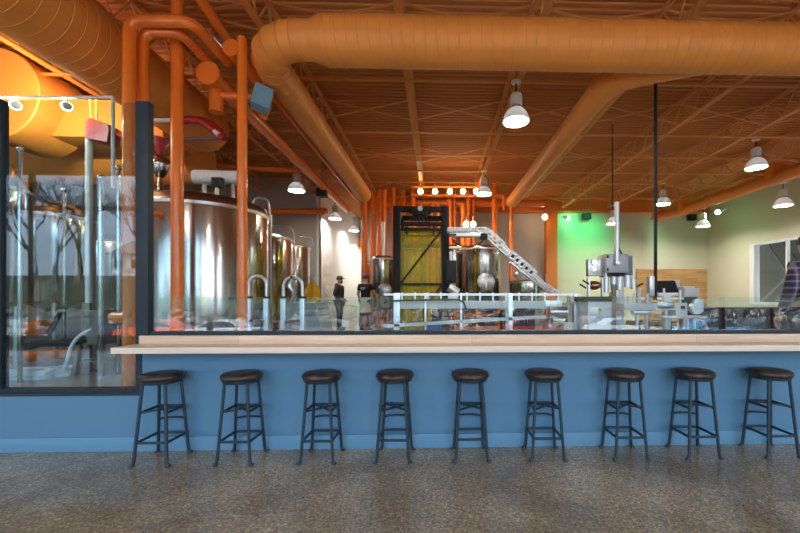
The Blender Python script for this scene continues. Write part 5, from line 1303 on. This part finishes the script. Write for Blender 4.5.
struct('ground_bank', MB().prism([(-60, -24.0, 0.3), (-60, -46, 4.2), (-60, -46, -2), (-60, -24.0, -2)], (120, 0, 0)), M_grass)
struct('ground_far', MB().box(-90, 90, -90, -46, 3.2, 4.2), M_grass)
def make_car(col):
    m = mat('car_paint_%d' % int(col[0]*1000+col[1]*100+col[2]*10), col, 0.25, coat=0.6)
    c = thing('car', '', 'car', (0, 0, 0))
    prof = [(-2.15, 0.35), (-2.2, 0.6), (-2.1, 0.85), (-1.2, 0.93), (1.0, 0.95), (1.9, 0.88), (2.18, 0.75), (2.2, 0.4), (2.1, 0.25), (-2.1, 0.25)]
    part('body', MB().prism([(x, -0.86, z) for x, z in prof], (0, 1.72, 0)), m, c)
    prof = [(-1.35, 0.93), (-0.75, 1.36), (0.55, 1.42), (1.45, 0.95)]
    part('cabin', MB().prism([(x, -0.72, z) for x, z in prof], (0, 1.44, 0)), m, c)
    prof = [(-1.2, 0.97), (-0.72, 1.31), (0.52, 1.36), (1.3, 0.98)]
    part('window', MB().prism([(x, -0.735, z) for x, z in prof], (0, 1.47, 0)), M_glassdark, c)
    for x in (-1.35, 1.35):
        for y in (-0.87, 0.67):
            w = part('wheel', MB().lathe([(0.001, 0), (0.31, 0), (0.33, 0.03), (0.33, 0.17), (0.31, 0.2), (0.001, 0.2)], (x, y, 0.33), 'Y', 24), M_blkrub, c)
            part('hub', MB().lathe([(0.001, -0.01), (0.2, -0.01), (0.2, 0.21), (0.001, 0.21)], (x, y, 0.33), 'Y', 18), M_alu, w)
    part('headlight', MB().box(-2.21, -2.1, -0.75, -0.45, 0.6, 0.72), M_whiteplas, c); part('headlight', MB().box(-2.21, -2.1, 0.45, 0.75, 0.6, 0.72), M_whiteplas, c)
    return c
cars = [((0.05, 0.16, 0.28), 718, -17.5, 0.0, 'blue car parked across the street'), ((0.03, 0.03, 0.035), 776, -18.5, PI, 'black car parked across the street'), ((0.55, 0.08, 0.05), 165, -18.2, 0.0, 'red car parked across the street'), ((0.7, 0.7, 0.7), 228, -17.6, PI, 'white car parked across the street'), ((0.3, 0.32, 0.34), 622, -19.0, 0.0, 'grey car parked across the street'), ((0.10, 0.10, 0.12), 330, -18.0, PI, 'dark grey car parked across the street'),
 ((0.02, 0.03, 0.06), 92, -18.4, PI, 'navy car parked across the street'), ((0.04, 0.05, 0.05), 430, -18.4, 0.0, 'dark green car parked across the street'), ((0.25, 0.03, 0.03), 528, -18.2, PI, 'dark red car parked across the street'),
 ((0.02, 0.02, 0.025), 862, -18.0, 0.0, 'glossy black car parked across the street'), ((0.3, 0.32, 0.36), 20, -18.2, 0.0, 'silver car parked across the street'), ((0.03, 0.07, 0.12), -50, -18.2, 0.0, 'deep blue car parked across the street')]
for col, px_, y, rz, lb in cars:
    c = make_car(col); Z = 2*(YW+0.05)-y
    c['label'] = lb; c.location = ((px_-436)*Z/F, y, ZG); c.rotation_euler = (0, 0, rz); c['group'] = 'cars parked across the street'
def house(x, y, w, d, z0, h, lb, mw):
    t = thing('house', lb, 'house', (x, y, z0), 'houses across the street')
    part('wall', MB().box(x-w/2, x+w/2, y-d/2, y+d/2, z0, z0+h), mw, t)
    part('roof', MB().prism([(x-w/2-0.4, y-d/2-0.4, z0+h), (x-w/2-0.4, y+d/2+0.4, z0+h), (x-w/2-0.4, y, z0+h+d*0.32)], (w+0.8, 0, 0)), M_roof, t)
    for k in range(4):
        xx_ = x-w/2+w*(k+0.5)/4
        part('window', MB().box(xx_-0.5, xx_+0.5, y+d/2, y+d/2+0.05, z0+h*0.4, z0+h*0.8), M_glassdark, t)
house(-42, -52, 9, 8, 4.1, 3.2, 'white house on the bank across the street', M_conc)
house(-27, -60, 14, 9, 4.1, 3.0, 'brown house on the bank across the street', mat('brown_siding', (0.25, 0.14, 0.10), 0.8))
house(30, -58, 14, 9, 4.1, 3.2, 'cream house on the bank across the street', M_cream)
def tree(x, y, z, h, lb):
    rnd = random.Random(int(x*10)); mb = MB()
    def grow(p, d, L, r_, n):
        q = p+d*L; mb.tube([p, (p+q)/2+V((rnd.uniform(-.05, .05)*L, rnd.uniform(-.05, .05)*L, 0)), q], [r_, r_*0.85, r_*0.7], 6)
        if n == 0: return
        for _ in range(3 if n > 1 else 4):
            e = (d+V((rnd.uniform(-.75, .75), rnd.uniform(-.75, .75), rnd.uniform(-.1, .5)))).normalized()
            grow(q, e, L*rnd.uniform(.6, .82), r_*0.6, n-1)
    grow(V((x, y, z)), V((0, 0, 1)), h*0.3, h*0.022, 5)
    solo('bare_tree', mb, M_bark, lb, 'tree', 'bare trees across the street')
for i, (x, y, h) in enumerate([(-53, -44, 14), (-46, -40, 13), (-41.5, -38, 13), (-37, -42, 13), (-20, -40, 12), (27, -40, 12)]):
    tree(x, y, 2.6, h, 'bare leafless tree on the bank across the street, %s from the left' % ORD[i+1])

# ------------------------------------------------------------------ light
w = bpy.data.worlds.new('world'); SC.world = w; w.use_nodes = True; nt = w.node_tree
bg = nt.nodes['Background']
tc = nt.nodes.new('ShaderNodeTexCoord'); sp = nt.nodes.new('ShaderNodeSeparateXYZ'); nt.links.new(tc.outputs['Generated'], sp.inputs[0])
r = ramp(nt, sp.outputs['Z'], [(0.0, (0.62, 0.70, 0.80)), (0.12, (0.55, 0.68, 0.86)), (0.45, (0.26, 0.44, 0.78)), (1.0, (0.16, 0.32, 0.70))])
nz = nt.nodes.new('ShaderNodeTexNoise'); nz.inputs['Scale'].default_value = 2.2; nz.inputs['Detail'].default_value = 6; nt.links.new(tc.outputs['Generated'], nz.inputs['Vector'])
cr_ = ramp(nt, nz.outputs['Fac'], [(0.48, (0, 0, 0)), (0.72, (1, 1, 1))])
cl = mixc(nt, cr_.outputs[0], r.outputs[0], (0.95, 0.96, 1.0))
nt.links.new(cl, bg.inputs['Color']); bg.inputs['Strength'].default_value = 5.0
sun = bpy.data.lights.new('sun', 'SUN'); sun.energy = 60.0; sun.angle = math.radians(0.6); sun.color = (1, 0.93, 0.82)
so = bpy.data.objects.new('sun', sun); COL.objects.link(so); so.rotation_euler = V((0.75, -0.55, -0.62)).to_track_quat('-Z', 'Y').to_euler()
# daylight portal at the front windows (guides sampling only)
pl = bpy.data.lights.new('window_portal', 'AREA'); pl.shape = 'RECTANGLE'; pl.size = XR-XL; pl.size_y = 4.5; pl.cycles.is_portal = True
po = bpy.data.objects.new('window_portal', pl); COL.objects.link(po); po.location = ((XL+XR)/2, YF-0.2, 2.37); po.rotation_euler = V((0, 1, 0)).to_track_quat('-Z', 'Y').to_euler()
SC.cycles.max_bounces = 10; SC.cycles.transparent_max_bounces = 24; SC.cycles.diffuse_bounces = 5; SC.cycles.glossy_bounces = 5
SC.cycles.sample_clamp_indirect = 6.0
SC.cycles.caustics_reflective = False; SC.cycles.caustics_refractive = False
